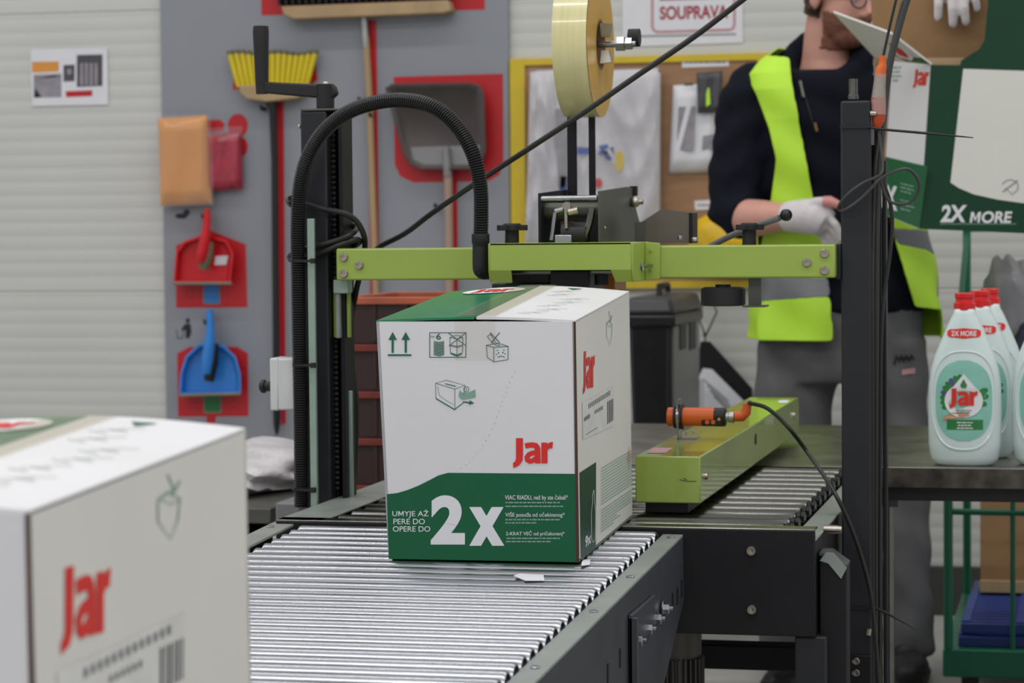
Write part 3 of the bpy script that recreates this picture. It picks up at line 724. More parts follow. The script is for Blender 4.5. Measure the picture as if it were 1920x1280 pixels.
# ---- cross beam: two arms and the cranked centre housing
BY = 3.845
xl0 = xat(630, 495, BY); xl1 = xat(930, 495, BY); bz0, bz1 = zat(750, 525, BY), zat(750, 465, BY)
ba = mbox('beam_arm', xl0, xl1, BY, BY + 0.035, bz0, bz1, 'lime', bevel=0.003)
for px, py in ((645, 482), (645, 513), (674, 497)): bolt(AY(px, py, BY), (0, -1, 0), 0.0068, ba, 'bolt', 0.004)
xr0 = xat(1205, 490, BY); xr1 = xat(1566, 490, BY)
bb = mbox('beam_arm', xr0, xr1, BY, BY + 0.035, zat(1400, 521.5, BY), zat(1400, 459, BY), 'lime', bevel=0.003)
for px, py in ((1546, 475), (1546, 507), (1513, 492)): bolt(AY(px, py, BY), (0, -1, 0), 0.0068, bb, 'bolt', 0.004)
HY = 3.735
hx0, hx1 = xat(919, 485, HY), xat(1183, 485, HY); hz1 = zat(1050, 455.5, HY); hz0 = zat(1050, 506, HY); hzb = zat(1050, 529, HY)
hs = MB(); hs.box(hx0, hx1, HY, HY + 0.003, hz0, hz1); hd = build('housing', hs, 'lime', mach)
m = MB(); m.prism([(hx1, HY, hz1), (hx1, HY, hz0), (hx1, HY + 0.008, hzb), (hx1, BY + 0.03, hzb), (hx1, BY + 0.03, hz1)], (0.003, 0, 0)); build('housing_side', m, 'lime', hd, bevel=0.001)
m = MB(); m.prism([(hx0, HY, hz1), (hx0, HY, hz0), (hx0, HY + 0.008, hzb), (hx0, BY + 0.03, hzb), (hx0, BY + 0.03, hz1)], (-0.003, 0, 0)); build('housing_side', m, 'lime', hd, bevel=0.001)
for px in ((919, 958), (1145, 1183)):
    a0, a1 = xat(px[0], 500, HY), xat(px[1], 500, HY); m = MB(); m.prism([(a0, HY, hz0), (a1, HY, hz0), (a1, HY + 0.008, hzb), (a0 + (0.006 if px[0] > 1000 else 0), HY + 0.008, hzb)], (0, 0.003, 0)); build('housing_lip', m, 'lime', hd)
m = MB(); m.box(hx0, hx1, HY, BY + 0.03, hz1 - 0.003, hz1 + 0.0003); build('housing_top', m, 'lime', hd, bevel=0.0006)
m = MB(); m.prism([(hx1 + 0.003, BY, hzb), (hx1 + 0.026, BY, hzb + 0.002), (hx1 + 0.026, BY, hz1 - 0.002), (hx1 + 0.003, BY, hz1)], (0, -0.006, 0)); build('hinge_plate', m, 'lime', hd, bevel=0.001)
for px, py in ((1220, 470), (1220, 507)): bolt(AY(px, py, BY - 0.006), (0, -1, 0), 0.0022, hd, 'lime', 0.002, 'rivet')
m = MB(); m.cyl(AY(1197, 499, BY - 0.05), AY(1221, 498, BY - 0.01), 0.003, seg=8); m.cyl(AY(1203, 493, BY - 0.04), AY(1206, 507, BY - 0.04), 0.0028, seg=8); build('wing_screw', m, 'zinc', hd)
# hand knobs
def tknob(px, pyt, pyb, y, wpx):
    m = MB(); m.cyl(AY(px, pyb, y), AY(px, pyt + 8, y), 0.011, 0.0105, seg=14)
    top_ = AY(px, pyt + 10, y); P = []; wd = wpx * y / F
    for i in range(36):
        a = 2 * pi * i / 36; r = wd / 2 * (0.86 + 0.14 * cos(5 * a)); P.append(top_ + Vector((r * cos(a), r * sin(a), 0)))
    m.prism(P, (0, 0, 0.0085)); m.cyl(top_ + Vector((0, 0, 0.0085)), top_ + Vector((0, 0, 0.011)), wd * 0.3, wd * 0.25, seg=14)
    return build('hand_knob', m, 'rubber', hd, bevel=0.0008)
tknob(960, 422, 458, HY + 0.05, 62); tknob(1405, 421, 462, BY + 0.018, 56)
# lever with ball
m = MB(); m.tube([AY(1325, 466, BY + 0.1), AY(1360, 447, BY + 0.08), AY(1400, 430, BY + 0.05), AY(1462, 408, BY + 0.02)], 0.005, 10, sub=4); lv = build('lever', m, 'bingrey', bb)
m = MB(); m.ell(AY(1474, 403, BY + 0.015), 0.0096, 0.0096, 0.0096, 16); build('ball_grip', m, 'blackgloss', lv)
# pressure wheel under the right arm
wc = AY(1356, 573, BY + 0.03)
m = MB(); m.lathe(wc, (0, 0, 1), [(0.030, 0), (0.0345, 0.002), (0.0345, 0.026), (0.030, 0.029), (0.012, 0.029), (0.012, 0.033), (0, 0.033)], 28); pw_ = build('pressure_wheel', m, 'rubber', bb)
m = MB(); m.box(xat(1400, 550, BY), xat(1424, 550, BY), BY + 0.02, BY + 0.024, zat(1410, 573, BY), zat(1410, 520, BY)); m.box(xat(1392, 550, BY), xat(1434, 550, BY), BY - 0.0, BY + 0.05, zat(1410, 576, BY), zat(1410, 573, BY)); build('wheel_bracket', m, 'gunmetal', pw_)
# underside of the tape head
mbox('brush_block', xat(1032, 530, 3.78), xat(1104, 530, 3.78), 3.78, 3.90, zat(1070, 547, 3.78), zat(1070, 508, 3.78), 'black', hd)
mbox('head_base', xat(958, 515, 3.80), xat(1150, 515, 3.80), 3.79, 4.1, zat(1050, 514, 3.8), zat(1050, 506, 3.8), 'zincdull', hd)
mbox('head_base', xat(922, 538, 3.83), xat(1040, 538, 3.83), 3.83, 4.1, zat(980, 546, 3.83), zat(980, 531, 3.83), 'blackgloss', hd)
mbox('head_base', xat(958, 522, 3.86), xat(1030, 522, 3.86), 3.86, 3.9, zat(980, 532, 3.86), zat(980, 512, 3.86), 'gunmetal', hd)
m = MB(); p = AY(1128, 524, 3.80); m.cyl((p.x, 3.80, p.z + 0.008), (p.x, 3.80, p.z - 0.008), 0.011, seg=16); build('side_wheel', m, 'rubber', hd)
mbox('guide_block', xat(1106, 530, 3.95), xat(1153, 530, 3.95), 3.95, 4.05, zat(1130, 546, 3.95), zat(1130, 512, 3.95), 'amber', hd)
# ---- tape head above the beam
TY = 3.80; tx0, tx1 = xat(1009, 420, TY), xat(1121, 420, TY); tz0 = hz1 - 0.005
th_ = MB(); ztl, ztr = zat(1009, 362, TY), zat(1120, 358, TY)
tb = AX(1198, 455, tx1).y
m = MB(); m.prism([(tx1, TY, tz0), (tx1, TY, ztr), (tx1, AX(1172, 350, tx1).y, AX(1172, 350, tx1).z), (tx1, AX(1182, 352, tx1).y, AX(1182, 352, tx1).z), (tx1, AX(1187, 385, tx1).y, AX(1187, 385, tx1).z), (tx1, AX(1194, 412, tx1).y, AX(1194, 412, tx1).z), (tx1, tb, tz0)], (0.004, 0, 0))
hp = build('tape_head', m, 'gunmetal', mach, bevel=0.001)
m = MB(); m.prism([(tx0, TY, tz0), (tx0, TY, ztl), (tx0, TY + 0.25, ztl + 0.01), (tx0, TY + 0.33, tz0)], (0.004, 0, 0)); build('head_plate', m, 'darkgrey2', hp, bevel=0.001)
mbox('head_back', tx0, tx1, TY + 0.16, TY + 0.165, tz0, ztl - 0.004, 'black', hp)
m = MB(); m.cyl((tx0 + 0.004, TY + 0.006, zat(1060, 372, TY)), (tx1 - 0.002, TY + 0.006, zat(1060, 371, TY)), 0.0042, seg=14); build('cross_rod', m, 'zinc', hp)
m = MB(); m.cyl((tx0 + 0.004, TY + 0.04, zat(1060, 395, TY)), (tx1 - 0.002, TY + 0.04, zat(1060, 395, TY)), 0.013, seg=18); build('guide_roller', m, 'gunmetal', hp)
m = MB(); m.cyl((tx0 + 0.035, TY + 0.02, zat(1060, 440, TY)), (tx1 - 0.02, TY + 0.02, zat(1060, 440, TY)), 0.02, seg=20); build('guide_roller', m, 'black', hp)
m = MB(); m.tube([AY(1041, 398, TY + 0.004), AY(1038, 420, TY + 0.004), AY(1034, 450, TY + 0.004)], 0.0035, 8); m.tube([AY(1041, 396, TY + 0.004), AY(1056, 392, TY + 0.004)], 0.004, 8); build('linkage_arm', m, 'zinc', hp)
m = MB(); m.cyl(AY(1062, 386, TY - 0.002), AY(1064, 386, TY + 0.02), 0.0065, seg=12); m.cyl(AY(1066, 398, TY), AY(1084, 394, TY), 0.0055, 0.0065, seg=12); m.tube([AY(1061, 392, TY), AY(1062, 428, TY)], 0.003, 8); build('spring_link', m, 'bolt', hp)
m = MB(); m.tube([AY(1110, 390, TY + 0.01), AY(1104, 420, TY + 0.01), AY(1094, 446, TY + 0.01)], 0.006, 8, sub=4); build('linkage_arm', m, 'zincdull', hp)
mbox('knife_block', xat(1048, 425, TY), xat(1072, 425, TY), TY + 0.01, TY + 0.03, zat(1060, 438, TY), zat(1060, 415, TY), 'kraftdark', hp)
mbox('clamp_plate', xat(1040, 448, TY), xat(1072, 448, TY), TY - 0.002, TY + 0.02, zat(1060, 456, TY), zat(1060, 440, TY), 'zinc', hp)
p = AX(1190, 379, tx1 + 0.01); m = MB(); m.ell(p, 0.009, 0.009, 0.009, 14); m.cyl(p + Vector((0.004, 0, 0)), p + Vector((0.014, 0, 0.001)), 0.005, seg=6); build('domed_nut', m, 'bolt', hp)
m = MB(); p = AX(1188, 358, tx1 + 0.004); m.obox(p, (0.006, 0, 0), (0, 0.006, 0), (0, 0, 0.008)); build('stop_block', m, 'black', hp)
bolt(AX(1134, 427, tx1 + 0.004), (1, 0, 0), 0.0022, hp, 'bolt')
# rear cover plate
cy = BY + 0.16
m = MB(); m.prism([AY(1203, 456, cy), AY(1203, 416, cy), AY(1241, 391, cy), AY(1297, 399, cy), AY(1299, 456, cy)], (0, 0.003, 0)); rc = build('rear_cover', m, 'covergrey', mach)
m = MB(); e = AY(1299, 425, cy); m.box(e.x - 0.006, e.x, cy - 0.002, cy + 0.05, zat(1299, 456, cy), zat(1299, 399, cy)); build('cover_edge', m, 'darkgrey2', rc)
m = MB(); m.box(xat(1190, 430, cy - 0.08), xat(1210, 430, cy - 0.08), cy - 0.08, cy - 0.076, zat(1200, 456, cy), zat(1200, 416, cy)); build('cover_bracket', m, 'gunmetal', rc)
bolt(AY(1275, 449, cy - 0.03), (0, 0, 1), 0.004, rc, 'zinc', 0.006)
bolt(AY(1303, 452, cy - 0.03), (0, 0, 1), 0.006, rc, 'bolt', 0.006)
# tape roll holder
ky = 4.0
mbox('roll_bracket', xat(1063, 250, ky), xat(1081, 250, ky), ky, ky + 0.004, tz0, zat(1070, 60, ky), 'darkgrey2', label='upright flat bar carrying the tape roll')
m = MB(); m.box(xat(1106, 280, ky), xat(1118, 280, ky), ky - 0.01, ky - 0.006, tz0, zat(1110, 150, ky)); build('tension_bar', m, 'darkgrey2', mach)
ac = AY(1098, 84, ky)
m = MB(); m.cyl((ac.x - 0.042, ac.y, ac.z), (ac.x + 0.082, ac.y, ac.z), 0.0055, seg=12); m.cyl((ac.x - 0.044, ac.y, ac.z), (ac.x - 0.036, ac.y, ac.z), 0.009, seg=6)
m.cyl((ac.x + 0.050, ac.y, ac.z), (ac.x + 0.064, ac.y, ac.z), 0.0125, seg=6); m.cyl((ac.x + 0.066, ac.y, ac.z), (ac.x + 0.076, ac.y, ac.z), 0.0105, seg=6); ax_ = build('roll_axle', m, 'zinc', mach)
for s_ in (1, -1, 0):
    m = MB(); o_ = Vector((ac.x + 0.029, ac.y - 0.006, ac.z)); d = Vector((0, -0.5 if s_ else 0.9, s_)).normalized()
    m.hexa([o_ + d * 0.012 + Vector((0, -0.008, 0)), o_ + d * 0.012 + Vector((0.012, -0.008, 0)), o_ + d * 0.012 + Vector((0.012, 0.008, 0)), o_ + d * 0.012 + Vector((0, 0.008, 0))],
           [o_ + d * 0.036 + Vector((0, -0.007, 0)), o_ + d * 0.034 + Vector((0.018, -0.007, 0)), o_ + d * 0.034 + Vector((0.018, 0.007, 0)), o_ + d * 0.036 + Vector((0, 0.007, 0))]); build('core_prong', m, 'steel', ax_)
m = MB(); p = AY(1186, 70, ky + 0.0); m.cyl(p + Vector((-0.008, 0.01, 0)), p + Vector((0.010, 0.01, 0)), 0.0145, seg=14); build('end_knob', m, 'rubber', ax_)
# the roll itself can be lifted off
RO = 0.117; xw0, xw1 = ac.x - 0.031, ac.x + 0.024
tr = thing('tape_roll', 'big roll of clear yellowish packing tape on its axle above the sealer', 'tape roll', (ac.x, ac.y, ac.z - RO))
m = MB(); m.lathe((xw0, ac.y, ac.z), EX, [(0.0405, 0), (RO, 0), (RO, xw1 - xw0), (0.0405, xw1 - xw0), (0.0405, 0.001)], 72); build('tape_body', m, 'tapeyellow', tr, smooth=30)
m = MB(); n_ = 72
u_ = Vector((0, 1, 0)); v_ = Vector((0, 0, 1))
m.loft([m.ring((xw1 + 0.0008, ac.y, ac.z), u_, v_, 0.041, n_), m.ring((xw1 + 0.0008, ac.y, ac.z), u_, v_, RO - 0.001, n_)], False); build('tape_edge', m, 'tapeside', tr)
m = MB(); m.lathe((xw0 - 0.001, ac.y, ac.z), EX, [(0.037, 0), (0.0405, 0), (0.0405, xw1 - xw0 + 0.002), (0.037, xw1 - xw0 + 0.002), (0.037, 0.001)], 40); build('card_core', m, 'kraft', tr, smooth=30)

# ---- lime side drive on the deck with a sensor
DY = 3.72; dz1 = zat(1250, 855, DY); dz0 = zat(1250, 943, DY); dx0, dx1 = xat(1191, 900, DY), xat(1313, 900, DY)
de = AZ(1493, 745, dz1).y
dv = mbox('side_drive', dx0, dx1, DY, de, dz0, dz1, 'limegloss', bevel=0.002)
mbox('drive_foot', xat(1210, 950, DY + 0.02), xat(1290, 950, DY + 0.02), DY + 0.02, MK - 0.03, ZD + 0.001, dz0, 'black', dv)
bolt(AX(1322, 892, dx1), (1, 0, 0), 0.0055, dv, 'bolt'); bolt(AX(1487, 778, dx1), (1, 0, 0), 0.0055, dv, 'bolt')
m = MB(); p = AX(1417, 823, dx1 + 0.0004); m.lathe(p, EX, [(0.010, 0), (0.010, 0.0006), (0, 0.0006)], 14); build('hole', m, 'black', dv)
decal('sticker', [[(1226, 839), (1262, 839), (1248, 849), (1212, 849)]], lambda x, y: AZ(x, y, dz1 + 0.0006), 'paperframe', dv)
decal('sticker', [[(1462, 750), (1480, 750), (1476, 755), (1458, 755)]], lambda x, y: AZ(x, y, dz1 + 0.0006), 'paper', dv)
decal('scratch', stroke([(1274, 899), (1290, 902), (1305, 902)], 1.2) + stroke([(1281, 896), (1288, 899)], 1.2), YP(DY - 0.0006), 'black', dv)
SY = AZ(1290, 822, dz1).y
s0 = AY(1252, 781, SY); s1 = AY(1366, 780, SY); sr = 0.0152
m = MB(); m.lathe(s0, EX, [(sr * 0.9, 0), (sr, 0.001), (sr, s1.x - s0.x - 0.022), (0.001, s1.x - s0.x - 0.022)], 24); sn = build('sensor', m, 'orange', dv, label='orange photoelectric sensor')
m = MB(); m.lathe((s1.x - 0.023, s0.y, s0.z), EX, [(sr, 0), (sr, 0.017), (sr * 0.85, 0.019), (0.001, 0.019)], 24); build('sensor_cap', m, 'black', sn)
m = MB(); xk = xat(1318, 790, SY); m.box(xk, xat(1356, 790, SY), SY - sr - 0.001, SY - sr + 0.003, zat(1330, 797, SY), zat(1330, 785, SY)); build('button_panel', m, 'black', sn, bevel=0.002)
for px in (1326, 1337): 
    m = MB(); m.lathe(AY(px, 791, SY - sr - 0.001), (0, -1, 0), [(0.0035, 0), (0.0035, 0.0008), (0.002, 0.0008), (0, 0.0006)], 14); build('button', m, 'orange', sn)
m = MB(); m.lathe(AY(1348, 786, SY - sr - 0.001), (0, -1, 0), [(0.0026, 0), (0.002, 0.0012), (0, 0.0014)], 12); build('indicator', m, 'amberled', sn)
for dx, r in ((0.011, 0.0185), (0.0165, 0.021), (0.022, 0.0205)):
    m = MB(); m.lathe((s0.x + dx, s0.y, s0.z), EX, [(sr, 0), (r, 0), (r, 0.0035), (sr, 0.0035)], 24); build('lock_nut', m, 'rubber' if dx > 0.02 or dx < 0.012 else 'zinc', sn, smooth=30)
m = MB(); bp_ = AY(1274, 790, SY)
m.box(bp_.x - 0.0012, bp_.x + 0.0012, SY - 0.018, SY + 0.018, dz1, zat(1274, 748, SY)); m.box(bp_.x, bp_.x + 0.03, SY - 0.018, SY + 0.018, dz1, dz1 + 0.002); build('sensor_bracket', m, 'zinc', sn)
for px, py in ((1286, 816), (1300, 812)): bolt(AZ(px, py, dz1 + 0.002), (0, 0, 1), 0.004, sn, 'bolt', 0.005)
m = MB(); m.lathe((s1.x - 0.004, s0.y, s0.z), EX, [(0.008, 0), (0.008, 0.004), (0.0095, 0.005), (0.0095, 0.013), (0.007, 0.014), (0, 0.014)], 16); build('connector', m, 'steel', sn)
m = MB(); c0 = s1 + Vector((0.010, 0, 0)); m.tube([c0, c0 + Vector((0.012, 0, 0.0)), c0 + Vector((0.018, 0, 0.006)), c0 + Vector((0.021, 0, 0.020))], [0.0085, 0.0085, 0.0082, 0.007], 12); build('connector', m, 'orange', sn)
cs = c0 + Vector((0.021, 0, 0.020))
m = MB(); m.tube([cs - Vector((0.002, 0, 0.004)), cs + Vector((0.004, 0, 0.002)), AY(1408, 756, SY - 0.01), AY(1440, 766, SY - 0.03), AY(1480, 803, SY - 0.05), AY(1520, 856, SY - 0.05), AY(1560, 915, 3.80), AY(1590, 975, 3.80), AY(1614, 1040, 3.82), AY(1632, 1110, 3.83), AY(1640, 1180, 3.84), AY(1648, 1290, 3.85), AY(1652, 1400, 3.86)], 0.0034, 8, sub=5)
build('sensor_cable', m, 'cable', dv)

# ---- corrugated hose
HP = [(565, 950, 3.835), (564, 800, 3.835), (561, 650, 3.835), (559, 520, 3.835), (558, 420, 3.835), (563, 345, 3.83), (580, 288, 3.82), (610, 243, 3.81), (655, 209, 3.80), (710, 191, 3.79), (765, 188, 3.78), (815, 202, 3.77), (857, 237, 3.765), (886, 287, 3.76), (900, 345, 3.76), (902, 400, 3.76), (901, 446, 3.76)]
pts = [AY(*p) for p in HP]; pts, _ = spline(pts, 40)
# resample to even steps, alternate radius
res = [pts[0]]; acc = 0; step = 0.0013
for i in range(1, len(pts)):
    a = res[-1]; b = pts[i]
    while (b - a).length >= step:
        a = a + (b - a).normalized() * step; res.append(a)
rad = [(0.0119 if (i % 3) != 2 else 0.0104) for i in range(len(res))]
m = MB(); m.tube(res, rad, 12); ho = build('corrugated_hose', m, 'hose', mach, smooth=25)
m = MB(); e0 = AY(901, 440, 3.76); m.lathe(AY(901, 438, 3.76), (0, 0, -1), [(0.0135, 0), (0.0138, 0.001), (0.0138, 0.014), (0.0125, 0.016), (0.0118, 0.03), (0.001, 0.03)], 20); hf = build('hose_fitting', m, 'rubber', ho)
m = MB(); m.tube([AY(901, 462, 3.76), AY(901, 495, 3.76), AY(903, 506, 3.763), AY(912, 508, 3.775), AY(925, 505, 3.78)], [0.0125, 0.0125, 0.0128, 0.013, 0.0125], 16, sub=4); build('elbow', m, 'rubber', hf)
for py in (489, 684, 917):
    m = MB(); c = AY(577, py, 3.83); m.box(xat(552, py, 3.82), xat(591, py, 3.82), 3.818, 3.8205, c.z - 0.002, c.z + 0.002); m.box(xat(583, py, 3.82), xat(592, py, 3.82), 3.815, 3.823, c.z - 0.004, c.z + 0.004)
    m.cyl((xat(563, py, 3.835), 3.835, c.z - 0.002), (xat(563, py, 3.835), 3.835, c.z + 0.002), 0.0128, seg=16); build('cable_tie', m, 'black', ho)

# ---- loose cables (things of their own)
m = MB(); m.tube([AY(p[0], p[1], p[2]) for p in ((700, 478, 3.99), (712, 462, 3.97), (760, 437, 3.95), (812, 398, 3.90), (900, 338, 3.84), (1000, 273, 3.80), (1100, 207, 3.78), (1200, 138, 3.77), (1300, 70, 3.76), (1396, -3, 3.75), (1520, -98, 3.74), (1760, -290, 3.72), (2300, -760, 3.68), (2900, -1500, 3.64))], 0.0046, 10, sub=5)
build('power_cable', m, 'cable', label='long black cable running diagonally up across the tape roll', cat='cable')
m = MB()
m.tube([AY(p[0], p[1], p[2]) for p in ((545, 372, 3.84), (575, 382, 3.857), (610, 392, 3.858), (645, 400, 3.86), (668, 414, 3.87), (682, 440, 3.88), (684, 466, 3.90), (676, 510, 3.92), (668, 545, 3.93), (660, 590, 3.95), (655, 640, 3.96), (663, 700, 3.97), (668, 760, 3.97), (666, 850, 3.97), (663, 930, 3.97))], 0.0047, 10, sub=5)
m.tube([AY(p[0], p[1], p[2]) for p in ((545, 372, 3.84), (540, 376, 3.90), (560, 392, 3.96), (640, 420, 3.96), (668, 425, 3.92), (660, 438, 3.866), (630, 451, 3.86), (590, 462, 3.857), (556, 472, 3.857), (543, 482, 3.87), (556, 489, 3.858), (600, 474, 3.858), (640, 458, 3.86), (668, 449, 3.87), (674, 454, 3.90), (660, 462, 3.94), (620, 470, 3.96))], 0.0047, 10, sub=5)
build('cable_coil', m, 'cable', label='black cable looped around the cranked post and hanging down beside it', cat='cable')
# right bundle: plug, cables, ties
pl = thing('cable_plug', 'orange cable plug wrapped in clear tape at the top of the post', 'plug', AY(1646, 240, 3.88))
m = MB(); m.tube([AY(1655, 104, 3.88), AY(1654, 114, 3.88), AY(1655, 122, 3.88), AY(1652, 128, 3.88), AY(1650, 146, 3.88)], [0.005, 0.005, 0.0062, 0.0078, 0.008], 14); build('plug_sleeve', m, 'orange', pl)
m = MB(); m.tube([AY(1650, 144, 3.88), AY(1648, 160, 3.88), AY(1646, 185, 3.88)], [0.0078, 0.0085, 0.010], 14); build('plug_window', m, 'steel', pl)
m = MB(); m.tube([AY(1646, 183, 3.88), AY(1647, 205, 3.88), AY(1647, 222, 3.88), AY(1644, 240, 3.88)], [0.0105, 0.0108, 0.010, 0.006], 14); build('plug_body', m, 'orangedeep', pl)
m = MB(); m.tube([AY(1651, 138, 3.88), AY(1649, 160, 3.88), AY(1647, 190, 3.88), AY(1647, 215, 3.88)], [0.0088, 0.0096, 0.0114, 0.0114], 14); build('clear_wrap', m, 'plugclear', pl)
m = MB(); m.tube([AY(p[0], p[1], 3.885) for p in ((1930, -1400), (1760, -400), (1690, -40), (1680, 0), (1666, 60), (1656, 106))], 0.0022, 8, sub=4)
build('thin_cable', m, 'cable', label='thin black cable dropping from above into the orange plug', cat='cable')
m = MB(); m.tube([AY(p[0], p[1], p[2]) for p in ((2010, -1400, 3.92), (1830, -450, 3.92), (1722, -50, 3.92), (1702, 0, 3.92), (1682, 70, 3.92), (1668, 130, 3.92), (1661, 190, 3.92), (1655, 245, 3.905), (1650, 300, 3.905), (1645, 400, 3.905), (1643, 600, 3.905), (1643, 900, 3.905), (1642, 1290, 3.905))], 0.0046, 10, sub=5)
m.tube([AY(p[0], p[1], p[2]) for p in ((2000, -1400, 3.93), (1820, -450, 3.925), (1712, -50, 3.925), (1692, 10, 3.925), (1676, 75, 3.925), (1664, 130, 3.925), (1656, 200, 3.92), (1647, 260, 3.90), (1640, 330, 3.90), (1636, 500, 3.90), (1636, 700, 3.90), (1636, 1290, 3.90))], 0.0034, 8, sub=5)
build('cable_bundle', m, 'cablegrey', label='grey cable bundle running down the right side of the right post', cat='cable')
m = MB(); m.tube([AY(p[0], p[1], p[2]) for p in ((1648, 248, 3.87), (1652, 280, 3.865), (1655, 310, 3.86), (1650, 328, 3.855), (1620, 342, 3.85), (1592, 362, 3.85), (1575, 382, 3.855), (1573, 393, 3.86), (1585, 393, 3.855), (1615, 372, 3.85), (1650, 336, 3.848), (1680, 320, 3.85), (1705, 318, 3.855), (1722, 338, 3.86), (1722, 360, 3.865), (1705, 380, 3.868), (1680, 382, 3.868), (1664, 372, 3.865), (1653, 345, 3.86), (1650, 330, 3.858))], 0.0024, 8, sub=6)
build('looped_cable', m, 'cablegrey', label='thin dark cable tied in a loop in front of the right post', cat='cable')
m = MB(); m.tube([AY(p[0], p[1], p[2]) for p in ((1653, 330, 3.875), (1660, 352, 3.875), (1669, 380, 3.88), (1673, 420, 3.885), (1668, 480, 3.89), (1657, 560, 3.89), (1652, 650, 3.89), (1651, 800, 3.89), (1650, 1000, 3.89), (1650, 1290, 3.89))], 0.003, 8, sub=5)
build('hanging_cable', m, 'cable', label='black cable hanging below the loop along the right post', cat='cable')
def ziptie(tail, ys, label):
    r = thing('cable_tie', label, 'cable tie', AY(*tail[0]))
    m = MB(); z0 = AY(1600, ys, PY - 0.002).z
    m.box(rx0 - 0.001, rx1 + 0.002, PY - 0.0025, PY - 0.001, z0 - 0.002, z0 + 0.002); m.box(rx1 + 0.001, rx1 + 0.0025, PY - 0.002, PY + 0.03, z0 - 0.002, z0 + 0.002); build('strap', m, 'black', r)
    P = [AY(*p) for p in tail]
    m = MB(); m.tube(P, [0.0022] * (len(P) - 1) + [0.0008], 6, sub=4); build('tail', m, 'black', r)
ziptie([(1632, 238, PY - 0.003), (1650, 242, PY - 0.006), (1740, 250, PY - 0.03), (1825, 258, PY - 0.05)], 238, 'black cable tie with a long straight tail near the top of the right post')
ziptie([(1632, 1138, PY - 0.003), (1645, 1141, PY - 0.006), (1680, 1158, PY - 0.02), (1720, 1180, PY - 0.03)], 1139, 'black cable tie with drooping tail near the bottom of the right post')

# ================================================================== GREY TOOL BOARD ON THE WALL
GY = WY - 0.02
gx0_, gx1_ = AY(306, 400, GY).x, AY(955, 300, GY).x
m = MB(); m.box(gx0_, gx1_, GY, WY - 0.0005, 0.42, 2.35)
tbd = build('tool_board', m, 'board', bevel=0.001, label='tall grey shadow board with red tool outlines on the back wall', cat='tool board')
def sil(polys, col='redprint', name='tool_outline', y=GY - 0.0006): return decal(name, polys, YP(y), col, tbd)
sil([[(490, 29), (909, 18), (909, -30), (490, -20)]])
sil([[(518, 190), (532, 190), (536, 793), (527, 797)]]); sil([[(436, 168), (440, 130), (590, 112), (596, 150), (580, 160)]])
sil([[(690, 38), (706, 38), (711, 560), (694, 560)]])
sil([[(738, 144), (943, 138), (944, 305), (936, 328), (915, 340), (775, 342), (750, 330), (740, 308)]]); sil([[(848, 340), (857, 340), (859, 560), (850, 560)]])
sil([[(330, 460), (395, 432), (461, 458), (464, 576), (330, 577)]])
sil([[(332, 662), (355, 650), (445, 650), (465, 662), (466, 780), (334, 781)]])
sil([arc(446, 235, 19, 22), arc(452, 275, 13, 18), [(385, 226), (412, 224), (421, 232), (420, 245), (388, 248)]])
sil([[(387, 780), (405, 780), (402, 800), (412, 815), (415, 880), (375, 880), (380, 815), (388, 800)]])
for pts, c in (([(382, 528), (410, 528), (411, 568), (383, 568)], 'tagblue'), ([(383, 742), (413, 742), (413, 772), (384, 772)], 'taggreen')):
    a = [(pts[0][0] - 2, pts[0][1]), (pts[1][0] + 2, pts[1][1]), (pts[2][0] + 2, pts[2][1] + 2), (pts[3][0] - 2, pts[3][1] + 2)]
    sil([a], 'lipgrey', 'tag', GY - 0.001); sil([pts], c, 'tag', GY - 0.0014)
pic = [arc(352, 601, 4, 5, n=10), [(347, 607), (357, 607), (359, 622), (355, 634), (348, 634), (348, 618), (341, 620), (340, 616)]] + stroke([(331, 618), (333, 634), (342, 634), (344, 620)], 1.5)
sil(pic, 'black', 'pictogram'); sil([arc(340, 405, 12, 5, n=12), arc(350, 398, 6, 6, n=10)], 'black', 'pictogram')

def hook(parent_label, px, py):
    pass
# push broom / squeegee at the top
br = thing('push_broom', 'wide wooden push broom hanging head up at the top of the grey board', 'broom', AY(690, 560, GY - 0.04))
y1 = GY - 0.06
m = MB(); m.prism([AY(527, 12, y1), AY(840, 0, y1), AY(846, 20, y1), AY(830, 25, y1), AY(550, 36, y1), AY(531, 28, y1)], (0, 0.055, 0)); build('broom_head', m, 'wood', br, bevel=0.004)
m = MB()
for i in range(26):
    t = i / 25; b0 = AY(528 + 312 * t, 10 - 11 * t, y1 + 0.027); b1 = AY(522 + 326 * t, -90, y1 + 0.027); m.obox((b0 + b1) / 2, (0.0045, 0, 0), (0, 0.022, 0), (b1 - b0) / 2)
build('bristles', m, 'darkgrey2', br, kind='stuff')
m = MB(); m.tube([AY(683, 32, GY - 0.025), AY(686, 90, GY - 0.025)], 0.011, 12); build('ferrule', m, 'steel', br)
m = MB(); m.tube([AY(686, 70, GY - 0.025), AY(693, 190, GY - 0.025), AY(700, 400, GY - 0.022), AY(708, 640, GY - 0.02)], 0.010, 12); build('broom_handle', m, 'wood', br)
